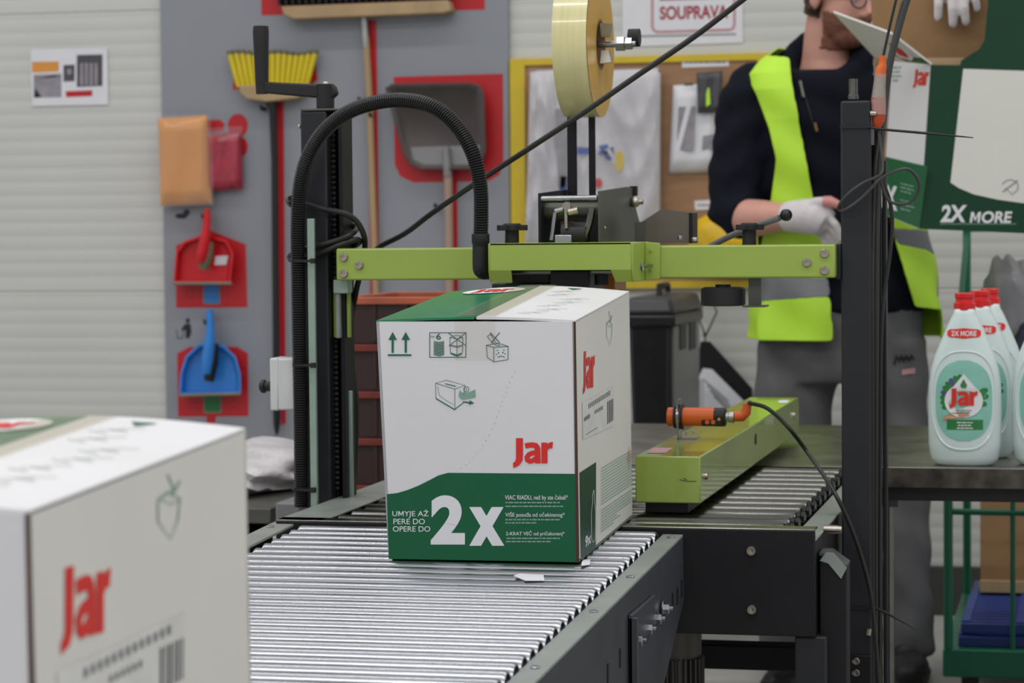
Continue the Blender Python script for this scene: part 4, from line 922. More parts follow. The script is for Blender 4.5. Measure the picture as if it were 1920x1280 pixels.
# yellow broom
yb_ = thing('yellow_broom', 'yellow bristle broom hanging upside down with a long black handle', 'broom', AY(518, 815, GY - 0.03))
y2 = GY - 0.05
m = MB(); m.prism([AY(447, 160, y2), AY(572, 160, y2), AY(560, 184, y2), AY(500, 191, y2), AY(462, 186, y2), AY(449, 174, y2)], (0, 0.045, 0)); build('broom_head', m, 'wood', yb_, bevel=0.004)
for i in range(15):
    t = i / 14; xb_ = 448 + 126 * t; xt = 430 + 162 * t; b0 = AY(xb_, 163, y2 + 0.02); b1 = AY(xt, 97 - 2 * sin(i), y2 + 0.02); r_ = 0.0072
    m = MB(); m.tube([b0, (b0 + b1) / 2, b1], [r_, r_ * 1.15, r_ * 1.25], 8); q = build('bristle_tuft', m, 'bristle', yb_)
    m = MB(); m.tube([b1 - (b1 - b0) * 0.08, b1 + (b1 - b0) * 0.02], [r_ * 1.3, r_ * 1.3], 8); build('tuft_tip', m, 'bristledark', q)
m = MB(); m.tube([AY(508, 186, GY - 0.03), AY(512, 205, GY - 0.03), AY(515, 300, GY - 0.03), AY(519, 780, GY - 0.03)], [0.02, 0.012, 0.0105, 0.0105], 12); build('broom_handle', m, 'rubber', yb_)
m = MB(); m.tube([AY(519, 770, GY - 0.03), AY(519, 795, GY - 0.03), AY(519, 815, GY - 0.03)], [0.0115, 0.0105, 0.004], 12); build('handle_tip', m, 'black', yb_)
# shovel
sv = thing('shovel', 'broad grey metal shovel hanging blade up on its red outline', 'shovel', AY(840, 560, GY - 0.03))
y3 = GY - 0.05
Pb = [(722, 165), (735, 157), (880, 155), (900, 160), (908, 175), (912, 280), (905, 305), (885, 318), (790, 318), (768, 308), (757, 290), (745, 250)]
m = MB(); n = len(Pb); cxp = sum(p[0] for p in Pb) / n; cyp = sum(p[1] for p in Pb) / n
outer = [AY(x, y, y3) for x, y in Pb]; inner = [AY(cxp + (x - cxp) * 0.86, cyp + (y - cyp) * 0.88, y3 + 0.022) for x, y in Pb]
m.loft([outer, inner], False); m.F.append(tuple(len(m.V) - n + i for i in range(n)))
o = build('blade', m, 'shovel', sv, smooth=60); sd_ = o.modifiers.new('s', 'SOLIDIFY'); sd_.thickness = 0.003
decal('worn_patch', [[(770, 276), (905, 272), (900, 300), (880, 312), (795, 312), (775, 302)]], YP(y3 + 0.0185), 'shovelpale', o)
m = MB(); m.tube([AY(836, 275, y3 + 0.006), AY(838, 310, y3 + 0.008), AY(840, 330, y3 + 0.012)], [0.010, 0.013, 0.0135], 12); build('socket', m, 'shovelpale', sv)
m = MB(); m.tube([AY(840, 322, y3 + 0.014), AY(842, 450, y3 + 0.018), AY(844, 640, y3 + 0.02)], 0.0125, 12); build('shovel_handle', m, 'woodpink', sv)
# hooks (board parts)
for px, py in ((680, 190), (700, 218), (822, 388), (497, 205), (388, 408), (392, 605)):
    m = MB(); p = AY(px, py, GY - 0.002); m.tube([p, p + Vector((0, -0.03, 0)), p + Vector((0, -0.04, 0.008))], 0.0055, 8); build('hook', m, 'black', tbd)
# dustpans with hand brushes
def dustpan(col, P, lip, handle, label, lbl2, brushP, brc, y):
    d = thing('dustpan', label, 'dustpan', AY(P[0][0], P[0][1], y))
    n = len(P); m = MB(); cx_ = sum(p[0] for p in P) / n; cy_ = sum(p[1] for p in P) / n
    o1 = [AY(a, b, y) for a, b in P]; i1 = [AY(cx_ + (a - cx_) * 0.93, cy_ + (b - cy_) * 0.93 + 2, y) for a, b in P]; i2 = [AY(cx_ + (a - cx_) * 0.85, cy_ + (b - cy_) * 0.86 + 4, y + 0.026) for a, b in P]; o2 = [AY(cx_ + (a - cx_) * 0.9, cy_ + (b - cy_) * 0.9 + 2, y + 0.030) for a, b in P]
    m.loft([o2, o1, i1, i2], False); m.F.append(tuple(range(n))); m.F.append(tuple(len(m.V) - n + i for i in range(n)))
    build('scoop', m, col, d, smooth=50)
    m = MB(); a, b = lip; m.tube([AY(a[0], a[1], y - 0.002), AY(b[0], b[1], y - 0.002)], 0.005, 8); build('rubber_lip', m, 'lipgrey', d)
    m = MB(); m.tube([AY(p[0], p[1], y + 0.012) for p in handle], [0.010, 0.012, 0.010][:len(handle)] if len(handle) == 3 else 0.01, 10); build('grip', m, col, d)
    bq = thing('hand_brush', lbl2, 'brush', AY(brushP[-1][0], brushP[-1][1], y - 0.02))
    m = MB(); m.tube([AY(p[0], p[1], y - 0.028) for p in brushP], [0.009, 0.011, 0.016, 0.018, 0.013], 12, sub=4); build('brush_body', m, col, bq)
    A = AY(brushP[2][0] + 10, brushP[2][1] + 4, y - 0.012); B = AY(brushP[4][0] + 6, brushP[4][1] + 14, y - 0.012)
    m = MB(); m.tube([A, A * 0.5 + B * 0.5, B], [0.010, 0.019, 0.015], 12, sub=4); build('bristles', m, brc, bq, kind='stuff')
    return d, bq
d1, _ = dustpan('redplastic', [(325, 528), (330, 470), (345, 452), (385, 438), (425, 450), (438, 475), (432, 530)], ((325, 531), (434, 531)), [(386, 440), (388, 415), (388, 392)], 'red plastic dustpan hanging on the grey board', 'red hand brush hanging over the red dustpan', [(389, 392), (388, 420), (384, 450), (379, 475), (375, 490)], 'bristledark', GY - 0.05)
decal('sticker', [[(404, 480), (428, 479), (424, 496), (402, 497)]], YP(GY - 0.0275), 'paper', d1)
dustpan('blueplastic', [(336, 738), (338, 700), (348, 668), (372, 645), (395, 640), (420, 647), (442, 668), (451, 700), (452, 735)], ((337, 741), (451, 738)), [(394, 645), (394, 610), (393, 580)], 'blue plastic dustpan hanging on the grey board', 'blue hand brush hanging over the blue dustpan', [(393, 582), (394, 610), (393, 640), (389, 675), (386, 700)], 'black', GY - 0.05)
# packets hung at the left edge
def packet(name, P, y, dep, col, label, cat, parts=None):
    m = MB()
    def fn(u, v, s):
        x = (P[0][0] * (1 - u) + P[1][0] * u) * (1 - v) + (P[3][0] * (1 - u) + P[2][0] * u) * v
        yy = (P[0][1] * (1 - u) + P[1][1] * u) * (1 - v) + (P[3][1] * (1 - u) + P[2][1] * u) * v
        b = (max(0, min(1, 8 * u * (1 - u))) * max(0, min(1, 8 * v * (1 - v)))) ** 0.5
        wv = (0.004 * sin(u * 9 + v * 4) + (0.012 * abs(sin(7 * u + 11 * v + 2.5 * sin(6 * u))) + 0.008 * abs(sin(15 * u - 9 * v)) if col == 'coverall' else 0)) * b
        q = AY(x, yy, y); q.y += -s * dep * b + wv; return q
    m.grid(lambda u, v: fn(u, v, 1), 28, 40); m.grid(lambda u, v: fn(u, v, 0.2), 28, 40)
    t = thing(name, label, cat, AY((P[2][0] + P[3][0]) / 2, P[2][1], y)); build('packet_body', m, col, t, fix=True); return t
t = packet('padded_envelope', [(296, 222), (388, 216), (397, 382), (301, 386)], GY - 0.035, 0.03, 'envelope', 'large orange packet in clear wrap hanging over the left edge of the grey board', 'packet')
m = MB(); m.grid(lambda u, v: AY(293 + 102 * u + 6 * v, 216 - 4 * u + 172 * v, GY - 0.078 + 0.01 * sin(7 * u + 5 * v)), 8, 10); build('clear_wrap', m, 'bagfilm', t, fix=False)
t = packet('cloth_packet', [(388, 252), (452, 246), (456, 354), (394, 359)], GY - 0.02, 0.025, 'pinkpack', 'dark pink wrapped packet hanging behind the orange one', 'packet')
m = MB(); m.grid(lambda u, v: AY(388 + 66 * u, 240 - 4 * u + 18 * v, GY - 0.046 + 0.004 * sin(30 * u)), 12, 2); build('clear_wrap', m, 'bagfilm', t, fix=False)
# notice on the wall
nt_ = MB(); y4 = WY - 0.004
nt_.prism([AY(57, 93, y4), AY(201, 90, y4), AY(203, 196, y4), AY(60, 199, y4)], (0, 0.001, 0)); no = build('wall_notice', nt_, 'paper', smooth=0, label='white sheet with small photos pinned to the left of the grey board', cat='notice')
for pl_, c in (([[(60, 116), (110, 115), (110, 134), (60, 136)]], 'envelope'), ([[(63, 140), (115, 138), (115, 182), (63, 183)]], 'photogrey'), ([[(119, 122), (140, 121), (140, 152), (119, 153)]], 'photodark'), ([[(144, 103), (192, 102), (192, 161), (144, 163)]], 'photodark'), ([[(123, 171), (173, 169), (173, 180), (124, 182)]], 'redprint')):
    decal('picture', pl_, YP(y4 - 0.0006), c, no)
decal('picture', [[(66, 165), (78, 182), (64, 183)], [(70, 147), (100, 141), (114, 143), (90, 146)]], YP(y4 - 0.001), 'black', no)
decal('picture', [arc(130, 134, 5, 6, n=10)] + [[(150 + 9 * i, 118), (156 + 9 * i, 118), (156 + 9 * i, 160), (150 + 9 * i, 160)] for i in range(4)], YP(y4 - 0.001), 'photogrey', no)

# ================================================================== YELLOW FRAMED KIT BOARD
KY = WY - 0.025
x0_, x1_ = AY(957, 300, KY).x, AY(1450, 300, KY).x; zt_ = AY(1100, 107, KY).z; zb_ = AY(1000, 541, KY).z; fw = AX(985, 300, AY(985, 300, KY).x).x - x0_
kb = thing('kit_board', 'plywood board with a yellow painted frame behind the worker', 'board', ((x0_ + x1_) / 2, KY, zb_))
m = MB(); m.box(x0_ + 0.01, x1_ - 0.01, KY + 0.006, WY - 0.001, zb_ + 0.01, zt_ - 0.01); build('backing_panel', m, 'plywood', kb)
m = MB(); m.box(x0_, x0_ + fw, KY, WY - 0.0005, zb_, zt_); build('frame_bar', m, 'yellowframe', kb, bevel=0.001)
m = MB(); m.box(x1_ - fw, x1_, KY, WY - 0.0005, zb_, zt_); build('frame_bar', m, 'yellowframe', kb, bevel=0.001)
m = MB(); m.box(x0_ + fw, x1_ - fw, KY, WY - 0.0005, zt_ - 0.02, zt_); build('frame_bar', m, 'yellowframe', kb, bevel=0.001)
m = MB(); m.box(x0_ + fw, x1_ - fw, KY, WY - 0.0005, zb_, zb_ + 0.02); build('frame_bar', m, 'yellowframe', kb, bevel=0.001)
decal('label_strip', [[(1278, 109), (1366, 106), (1367, 124), (1279, 127)]], YP(KY + 0.004), 'paper', kb); decal('label_strip', words(1284, 1360, 118, 3, 3), YP(KY + 0.0035), 'inkgrey', kb)
decal('label_strip', [[(1302, 376), (1342, 374), (1342, 392), (1303, 394)]], YP(KY + 0.004), 'paper', kb); decal('label_strip', words(1308, 1336, 386, 3, 3), YP(KY + 0.0035), 'inkgrey', kb)
def bag(P, label, inner):
    t = packet('clear_bag', P, KY - 0.026, 0.045, 'coverall', label, 'bag')
    cx_ = (P[0][0] + P[1][0]) / 2
    for pl_, c in inner: decal('contents', pl_, YP(KY - 0.066), c, t)
    m = MB(); rnd = random.Random(len(label))
    m.grid(lambda u, v: AY(P[0][0] - 2 + (P[1][0] - P[0][0] + 4) * u, P[0][1] - 8 + (P[2][1] - P[1][1] + 6) * v, KY - 0.072 + 0.008 * sin(11 * u + 3 * v) * cos(8 * v + 5 * u)), 16, 24); build('clear_film', m, 'bagfilm', t, fix=False)
    m = MB(); m.prism([AY(P[0][0] + 10, P[0][1] - 2, KY - 0.03), AY(P[1][0] - 4, P[1][1] - 2, KY - 0.03), AY(P[1][0] - 4, P[1][1] + 8, KY - 0.03), AY(P[0][0] + 10, P[0][1] + 8, KY - 0.03)], (0, 0.008, 0)); build('zip_seal', m, 'paper', t)
bag([(994, 135), (1066, 132), (1068, 462), (984, 462)], 'clear bag of white folded overalls beside the yellow frame', [([[(1040, 205), (1062, 200), (1062, 350), (1046, 352)]], 'photogrey'), ([[(1050, 330), (1064, 330), (1064, 372), (1048, 374)]], 'navyplastic')])
bag([(1074, 136), (1238, 130), (1236, 462), (1072, 462)], 'clear bag of white protective clothing behind the tape roll bracket', [([[(1082, 275), (1100, 277), (1140, 270), (1140, 290), (1100, 288), (1082, 290)]], 'bluedark'), ([[(1128, 282), (1150, 275), (1152, 298), (1138, 300)]], 'navyplastic'), ([arc(1161, 302, 8, 20)], 'yellowframe'), ([arc(1121, 343, 8, 9)], 'redplastic')])
t = packet('goggle_pack', [(1262, 160), (1345, 156), (1345, 322), (1254, 326)], KY + 0.002, 0.03, 'paper', 'white packet with grey product photos pinned on the plywood board', 'packet')
decal('print', [[(1272, 200), (1304, 199), (1300, 282), (1268, 282)], [(1318, 255), (1345, 250), (1345, 280), (1316, 281)]], YP(KY - 0.0315), 'photogrey', t); decal('print', [[(1283, 157), (1300, 156), (1300, 160), (1283, 161)]], YP(KY - 0.0315), 'black', t)
t = packet('black_pack', [(1306, 136), (1355, 132), (1352, 212), (1308, 212)], KY - 0.034, 0.02, 'photodark', 'dark packet hanging over the white packet next to the worker', 'packet')
decal('print', [[(1324, 165), (1330, 164), (1332, 195), (1324, 200)]], YP(KY - 0.0555), 'neon', t)
# sign
SYg = WY - 0.003
m = MB(); m.prism([AY(1166, -60, SYg), AY(1392, -66, SYg), AY(1393, 80, SYg), AY(1168, 88, SYg)], (0, 0.001, 0)); sg_ = build('wall_sign', m, 'paper', smooth=0, label='white paper sign with red lettering SOUPRAVA in a rounded frame', cat='sign')
fr_ = [(1223, -55), (1223, 50), (1226, 57), (1232, 60), (1368, 56), (1375, 53), (1377, 45), (1377, -58)]
decal('sign_frame', stroke(fr_, 5), YP(SYg - 0.0006), 'paperframe', sg_)
decal('sign_line', stroke([(1198, 68), (1380, 64)], 3), YP(SYg - 0.0006), 'inkgrey', sg_)
tx_ = text('SOUPRAVA', 1237, 36, 128, 24, bold=0.03); tx_ = [[(x, y - (x - 1237) * 0.025) for x, y in p] for p in tx_]
decal('sign_lettering', tx_, YP(SYg - 0.0006), 'signred', sg_)
decal('sign_line', stroke([(1236, -1), (1365, -5)], 4), YP(SYg - 0.0006), 'signred', sg_)

# ================================================================== STEEL TABLE
TYf, TYb, TZ = 4.545, 5.48, 0.664
tx0t = -1.20
tbt = thing('steel_table', 'stainless steel packing table behind the sealer with bottles on it', 'table', (0.0, 5.0, 0))
m = MB(); m.box(tx0t, 1.15, TYf, TYb, TZ - 0.003, TZ); build('table_top', m, 'tablesteel', tbt, bevel=0.001)
m = MB(); m.box(tx0t, 1.15, TYf - 0.001, TYf + 0.003, TZ - 0.036, TZ - 0.001); build('front_apron', m, 'tableedge', tbt)
m = MB(); m.box(tx0t, 1.15, TYb - 0.003, TYb, TZ - 0.036, TZ - 0.003); build('back_apron', m, 'tableedge', tbt)
m = MB(); m.box(tx0t + 0.02, 1.13, TYf + 0.02, TYb - 0.02, TZ - 0.062, TZ - 0.003); build('underframe', m, 'black', tbt)
def tleg(x, y):
    m = MB(); m.cyl((x, y, 0), (x, y, TZ - 0.06), 0.009, seg=12); m.box(x - 0.016, x + 0.016, y - 0.012, y + 0.012, TZ - 0.075, TZ - 0.062); build('table_leg', m, 'zincdull', tbt)
tleg(xat(1668, 1000, TYf + 0.04), TYf + 0.04); tleg(1.08, TYf + 0.04); tleg(1.08, TYb - 0.04); tleg(tx0t + 0.06, TYb - 0.04); tleg(tx0t + 0.06, TYf + 0.08)

# bottles ------------------------------------------------------------
def bottle(px, Y, label):
    p = AY(px, 850, Y); X = p.x; t = thing('detergent_bottle', label, 'bottle', (X, Y, TZ), 'detergent bottles on the steel table')
    prof = [(0, 0.047, 0.028), (0.004, 0.054, 0.033), (0.014, 0.061, 0.037), (0.04, 0.0645, 0.039), (0.10, 0.0655, 0.039), (0.145, 0.0645, 0.038), (0.175, 0.060, 0.036), (0.20, 0.0525, 0.033), (0.225, 0.042, 0.029), (0.25, 0.0315, 0.025), (0.265, 0.0245, 0.0225), (0.273, 0.020, 0.020), (0.281, 0.0185, 0.0185)]
    m = MB(); rings = []
    for h, a, b in prof:
        ring = []
        for i in range(32):
            th2 = 2 * pi * i / 32; c, s = cos(th2), sin(th2)
            ring.append((X + a * math.copysign(abs(c) ** 0.75, c), Y + b * math.copysign(abs(s) ** 0.75, s), TZ + h))
        rings.append(ring)
    m.loft(rings); bd = build('bottle_body', m, 'bottle', t, smooth=80)
    m = MB(); m.lathe((X, Y, TZ + 0.279), (0, 0, 1), [(0.0195, 0), (0.0195, 0.012), (0.0165, 0.014), (0.0155, 0.020), (0.0175, 0.022), (0.0175, 0.029), (0.016, 0.031), (0, 0.031)], 24); cp = build('cap', m, 'capred', t, smooth=35)
    for i in range(16):
        pass
    # raised shoulder rim around the label field
    def surf(u, v, l):      # u across (metres), v height; front surface of the bottle
        for k in range(len(prof) - 1):
            if prof[k][0] <= v <= prof[k + 1][0]: break
        f = (v - prof[k][0]) / (prof[k + 1][0] - prof[k][0]); a = prof[k][1] * (1 - f) + prof[k + 1][1] * f; b = prof[k][2] * (1 - f) + prof[k + 1][2] * f
        q = min(0.999, abs(u) / a) ** (1 / 0.75); return Vector((X + u, Y - b * (max(0, 1 - q * q)) ** 0.375 - l, TZ + v))
    def dc(name, polys, l, c, par): return decal(name, polys, lambda x, y: surf(x, y, l), c, par)
    def rib(cx_, cy_, rx, ry, n=40, e=2.6):
        return [(cx_ + rx * math.copysign(abs(cos(2 * pi * i / n)) ** (2 / e), cos(2 * pi * i / n)), cy_ + ry * math.copysign(abs(sin(2 * pi * i / n)) ** (2 / e), sin(2 * pi * i / n))) for i in range(n)]
    m = MB(); R_ = rib(0, 0.118, 0.056, 0.088); m.tube([surf(x, y, 0.0) for x, y in R_] + [surf(*R_[0], 0.0)], 0.0022, 6); build('label_rim', m, 'bottle', bd)
    def strips(poly_fn, z0, z1, n=26):     # label polygon as thin horizontal strips that follow the curve
        out = []
        for i in range(n):
            a, b = z0 + (z1 - z0) * i / n, z0 + (z1 - z0) * (i + 1) / n; A0, A1 = poly_fn(a); B0, B1 = poly_fn(b)
            for k in range(8): out.append([(A0 + (A1 - A0) * k / 8, a), (A0 + (A1 - A0) * (k + 1) / 8, a), (B0 + (B1 - B0) * (k + 1) / 8, b), (B0 + (B1 - B0) * k / 8, b)])
        return out
    def lab(z):
        t_ = (z - 0.118) / 0.073; w_ = 0.050 * (max(0, 1 - abs(t_) ** 3)) ** 0.5; return -w_, w_
    lbl = dc('label', strips(lab, 0.046, 0.190), 0.0008, 'mint', bd)
    lv_ = []
    rnd = random.Random(5)
    for a_, r_ in [(100 + 13 * i, 0.034) for i in range(9)] + [(-15, 0.034), (5, 0.036), (20, 0.037)]:
        cx_, cy_ = 0.0 + r_ * cos(radians(a_)), 0.122 + r_ * 1.05 * sin(radians(a_)); lv_.append([(cx_ + 0.0085 * cos(radians(q)) * cos(radians(a_)) - 0.0055 * sin(radians(q)) * sin(radians(a_)), cy_ + 0.0085 * cos(radians(q)) * sin(radians(a_)) + 0.0055 * sin(radians(q)) * cos(radians(a_))) for q in range(0, 360, 36)])
    for q_, lf_ in enumerate(lv_): dc('leaf_print', [lf_], 0.0012, 'violet' if q_ in (2, 5) else 'leaf', lbl)
    dc('drop_print', [[(0, 0.166)] + [(0.034 * sin(radians(q)), 0.118 + 0.030 * cos(radians(q))) for q in range(40, 330, 12)]], 0.0022, 'whiteprint', lbl)
    dc('band_print', strips(lambda z: (-0.030, 0.034), 0.066, 0.084, 3), 0.0013, 'leaf', lbl)
    dc('hand_print', [[(-0.038, 0.082), (-0.034, 0.090), (-0.018, 0.097), (0.004, 0.097), (0.012, 0.092), (-0.004, 0.088), (-0.022, 0.086)]], 0.0026, 'labelskin', lbl)
    dc('brand_lettering', [[(-0.025 + 0.050 * a_, 0.140 - 0.036 * b_) for a_, b_ in p] for p in JAR], 0.0027, 'jarred', lbl)
    dc('drop_print', [[(0.0, 0.157), (0.006, 0.146), (0.004, 0.141), (-0.004, 0.141), (-0.006, 0.146)]], 0.0027, 'leaf', lbl)
    dc('fine_print', [[(x, -y) for x, y in p] for p in words(-0.014, 0.014, -0.100, 0.002, 2) + words(-0.012, 0.012, -0.096, 0.002, 3)], 0.0027, 'inkgrey', lbl)
    dc('fine_print', [[(x, -y) for x, y in p] for p in words(-0.012, 0.016, -0.078, 0.002, 2) + words(-0.010, 0.014, -0.073, 0.002, 3) + words(-0.012, 0.016, -0.068, 0.002, 5)], 0.0019, 'whiteprint', lbl)
    ov = strips(lambda z: (-0.030 * (max(0, 1 - ((z - 0.238) / 0.0095) ** 4)) ** 0.5, 0.030 * (max(0, 1 - ((z - 0.238) / 0.0095) ** 4)) ** 0.5), 0.2285, 0.2475, 8)
    sb_ = dc('strip_print', ov, 0.0010, 'jarred', bd)
    t2 = text('2X MORE', -0.022, -0.2335, 0.044, 0.009, bold=0.02); dc('small_lettering', [[(x, -y) for x, y in p] for p in t2], 0.0016, 'whiteprint', sb_)
    return t
b1 = bottle(1809, 4.61, 'mint white detergent bottle with red cap, foremost in its row')
b2 = bottle(1838, 4.76, 'second red-capped detergent bottle in the row, half hidden by the first')
b3 = bottle(1856, 4.90, 'rearmost detergent bottle of the row, only its shoulder and cap showing')
b4 = bottle(1966, 4.63, 'detergent bottle cut off by the right edge of the picture')

# ================================================================== BACKGROUND THINGS
# green trolley
TRY = 5.60; tX = xat(1778, 1050, TRY); tX2 = tX + 0.85; TRB = 6.45
tro = thing('roll_trolley', 'green tubular steel trolley standing behind the table at the right', 'trolley', ((tX + tX2) / 2, 6.0, 0))
pz0, pz1 = zat(1800, 1268, TRY), zat(1800, 1216, TRY)
m = MB(); m.box(tX - 0.012, tX2, TRY - 0.01, TRB, pz0, pz1); build('platform', m, 'trolley', tro, bevel=0.004)
def bar(p, q, r=0.0095, name='tube'):
    m = MB(); m.cyl(p, q, r, seg=10); build(name, m, 'trolley', tro)
for x, y, zt__ in ((tX, TRY, 0.64), (tX, TRB, 1.085), (tX2, TRY, 0.64), (tX2, TRB, 1.085)): bar((x, y, pz1), (x, y, zt__), 0.0105, 'upright')
zr = zat(1850, 960, TRY); bar((tX, TRY, zr), (tX2, TRY, zr), 0.007); bar((tX, TRY, 0.64), (tX2, TRY, 0.64), 0.007); bar((tX, TRB, 1.085), (tX2, TRB, 1.085), 0.009); bar((tX, TRY, 0.62), (tX, TRB, 1.07), 0.007); bar((tX, TRB, 0.45), (tX2, TRB, 0.45), 0.007)
xm = xat(1899, 1050, TRY); bar((xm, TRY, pz1), (xm, TRY, 0.64), 0.006, 'wire')
for x in (tX + 0.045, tX2 - 0.06):
    for y in (TRY + 0.05, TRB - 0.08):
        m = MB(); m.cyl((x - 0.012, y, 0.031), (x + 0.012, y, 0.031), 0.031, seg=18); m.box(x - 0.018, x + 0.018, y - 0.02, y + 0.02, 0.050, pz0); build('caster', m, 'rubber', tro)
# blue pallets
def pallet(z, label, y0, x0, x1):
    t = thing('plastic_pallet', label, 'pallet', ((x0 + x1) / 2, y0 + 0.35, z), 'blue pallets on the trolley')
    m = MB(); m.box(x0, x1, y0, y0 + 0.02, z, z + 0.022); build('front_rail', m, 'navyplastic', t, bevel=0.002)
    m = MB(); m.box(x0, x1, y0 + 0.66, y0 + 0.68, z, z + 0.022); build('back_rail', m, 'navyplastic', t, bevel=0.002)
    nx = 4
    for i in range(nx):
        xa_ = x0 + (x1 - x0 - 0.02) * i / (nx - 1); m = MB(); m.box(xa_, xa_ + 0.02, y0 + 0.02, y0 + 0.66, z + 0.004, z + 0.026); build('runner', m, 'navyplastic', t, bevel=0.002)
    m = MB(); m.box(x0 + 0.02, x0 + 0.02 + 0.055, y0 + 0.02, y0 + 0.66, z + 0.005, z + 0.024)
    for i in range(15):
        ya_ = y0 + 0.035 + i * 0.042; m2 = MB(); m2.box(x0 + 0.005, x1 - 0.005, ya_, ya_ + 0.020, z + 0.006, z + 0.0225); build('slat', m2, 'navyplastic', t, bevel=0.001)
    return t
pallet(pz1 + 0.0005, 'lower blue slatted plastic pallet on the trolley platform', TRY + 0.03, tX + 0.02, tX + 0.42)
pallet(pz1 + 0.0275, 'upper blue slatted plastic pallet on the trolley platform', TRY + 0.045, tX + 0.025, tX + 0.40)
# kraft box on the pallets
kz = pz1 + 0.0545; ky0 = TRY + 0.50; kx0 = xat(1838, 1050, ky0)
kbx = thing('kraft_box', 'plain brown cardboard box standing on the blue pallets', 'box', (kx0 + 0.17, ky0 + 0.1, kz))
m = MB(); m.box(kx0, kx0 + 0.34, ky0, ky0 + 0.17, kz, kz + 0.34); build('box_body', m, 'kraft', kbx, bevel=0.002)
m = MB(); m.box(kx0 - 0.001, kx0 + 0.341, ky0 - 0.012, ky0, kz, kz + 0.030); build('bottom_flap', m, 'wood', kbx, bevel=0.002)
m = MB(); m.box(kx0, kx0 + 0.34, ky0, ky0 + 0.084, kz + 0.34, kz + 0.344); build('top_flap', m, 'kraft', kbx)
m = MB(); m.box(kx0, kx0 + 0.34, ky0 + 0.086, ky0 + 0.17, kz + 0.34, kz + 0.344); build('top_flap', m, 'kraft', kbx)
# crumpled film bundle and navy sack above
def lump(name, c, rx, ry, rz, mname, label, cat, amp, seed, flat=0.6):
    bm = bmesh.new(); bmesh.ops.create_icosphere(bm, subdivisions=4, radius=1.0)
    rnd = random.Random(seed); ph_ = [rnd.uniform(0, 6) for _ in range(9)]
    m = MB()
    for v in bm.verts:
        q = v.co; k_ = 1 + amp * (sin(5 * q.x + ph_[0]) * cos(6 * q.z + ph_[1]) + 0.7 * sin(9 * q.y + 7 * q.z + ph_[2]) + 0.5 * sin(14 * q.x + 11 * q.z + ph_[3]) + 0.4 * abs(sin(17 * q.z + 8 * q.x + ph_[4])))
        z_ = q.z * rz * k_
        z_ = max(z_, -flat * rz)
        m.V.append(Vector((c[0] + q.x * rx * k_, c[1] + q.y * ry * k_, c[2] + z_)))
    m.F = [tuple(v.index for v in f.verts) for f in bm.faces]; bm.free()
    return build(name, m, mname, smooth=60, label=label, cat=cat)
fzb = kz + 0.345
lump('film_bundle', (xat(1890, 530, ky0) , ky0 + 0.125, fzb + 0.6 * 0.285), 0.085, 0.04, 0.285, 'filmgrey', 'bundle of crumpled grey plastic film above the brown box', 'plastic film', 0.06, 3)
lump('navy_sack', (xat(1935, 600, ky0), ky0 + 0.04, fzb + 0.6 * 0.19), 0.062, 0.038, 0.19, 'bluebag', 'dark blue sack among the bottles at the right edge', 'sack', 0.04, 8)
# stack of red crates behind the left post
cX0, cX1, cY0, cY1 = xat(644, 700, 4.95), xat(644, 700, 4.95) + 0.27, 4.95, 5.35
def crate(z, h, label):
    t = thing('red_crate', label, 'crate', ((cX0 + cX1) / 2, (cY0 + cY1) / 2, z), 'stacked red crates')
    for nm, b in (('crate_wall', (cX0, cX1, cY0, cY0 + 0.006)), ('crate_wall', (cX0, cX1, cY1 - 0.006, cY1)), ('crate_wall', (cX0, cX0 + 0.006, cY0 + 0.006, cY1 - 0.006)), ('crate_wall', (cX1 - 0.006, cX1, cY0 + 0.006, cY1 - 0.006))):
        m = MB(); m.box(b[0], b[1], b[2], b[3], z, z + h - 0.012); build(nm, m, 'cratered', t)
    m = MB(); m.box(cX0 + 0.006, cX1 - 0.006, cY0 + 0.006, cY1 - 0.006, z, z + 0.006); build('crate_floor', m, 'cratered', t)
    m = MB(); m.box(cX0 - 0.010, cX1 + 0.010, cY0 - 0.010, cY0 + 0.004, z + h - 0.016, z + h - 0.001); m.box(cX0 - 0.010, cX1 + 0.010, cY1 - 0.004, cY1 + 0.010, z + h - 0.016, z + h - 0.001)
    m.box(cX0 - 0.010, cX0 + 0.004, cY0 + 0.004, cY1 - 0.004, z + h - 0.016, z + h - 0.001); m.box(cX1 - 0.004, cX1 + 0.010, cY0 + 0.004, cY1 - 0.004, z + h - 0.016, z + h - 0.001); build('crate_rim', m, 'cratetop' if label.startswith('topmost') else 'craterim', t, bevel=0.002)
    for i in range(3):
        xr_ = cX0 + (i + 1) * (cX1 - cX0) / 4; m = MB(); m.box(xr_ - 0.004, xr_ + 0.004, cY0 - 0.004, cY0, z + 0.004, z + h - 0.016); build('rib', m, 'cratered', t)
zt9 = zat(700, 556, cY0 - 0.01); nC = 10; hC = zt9 / nC
names = ['topmost', 'second', 'third', 'fourth', 'fifth', 'sixth', 'seventh', 'eighth', 'ninth', 'bottom']
for i in range(nC):
    crate(zt9 - (i + 1) * hC + 0.0005, hC - 0.0005, names[i] + (' red crate' if i in (0, 9) else ' red crate from the top') + ' in the stack behind the cranked post')
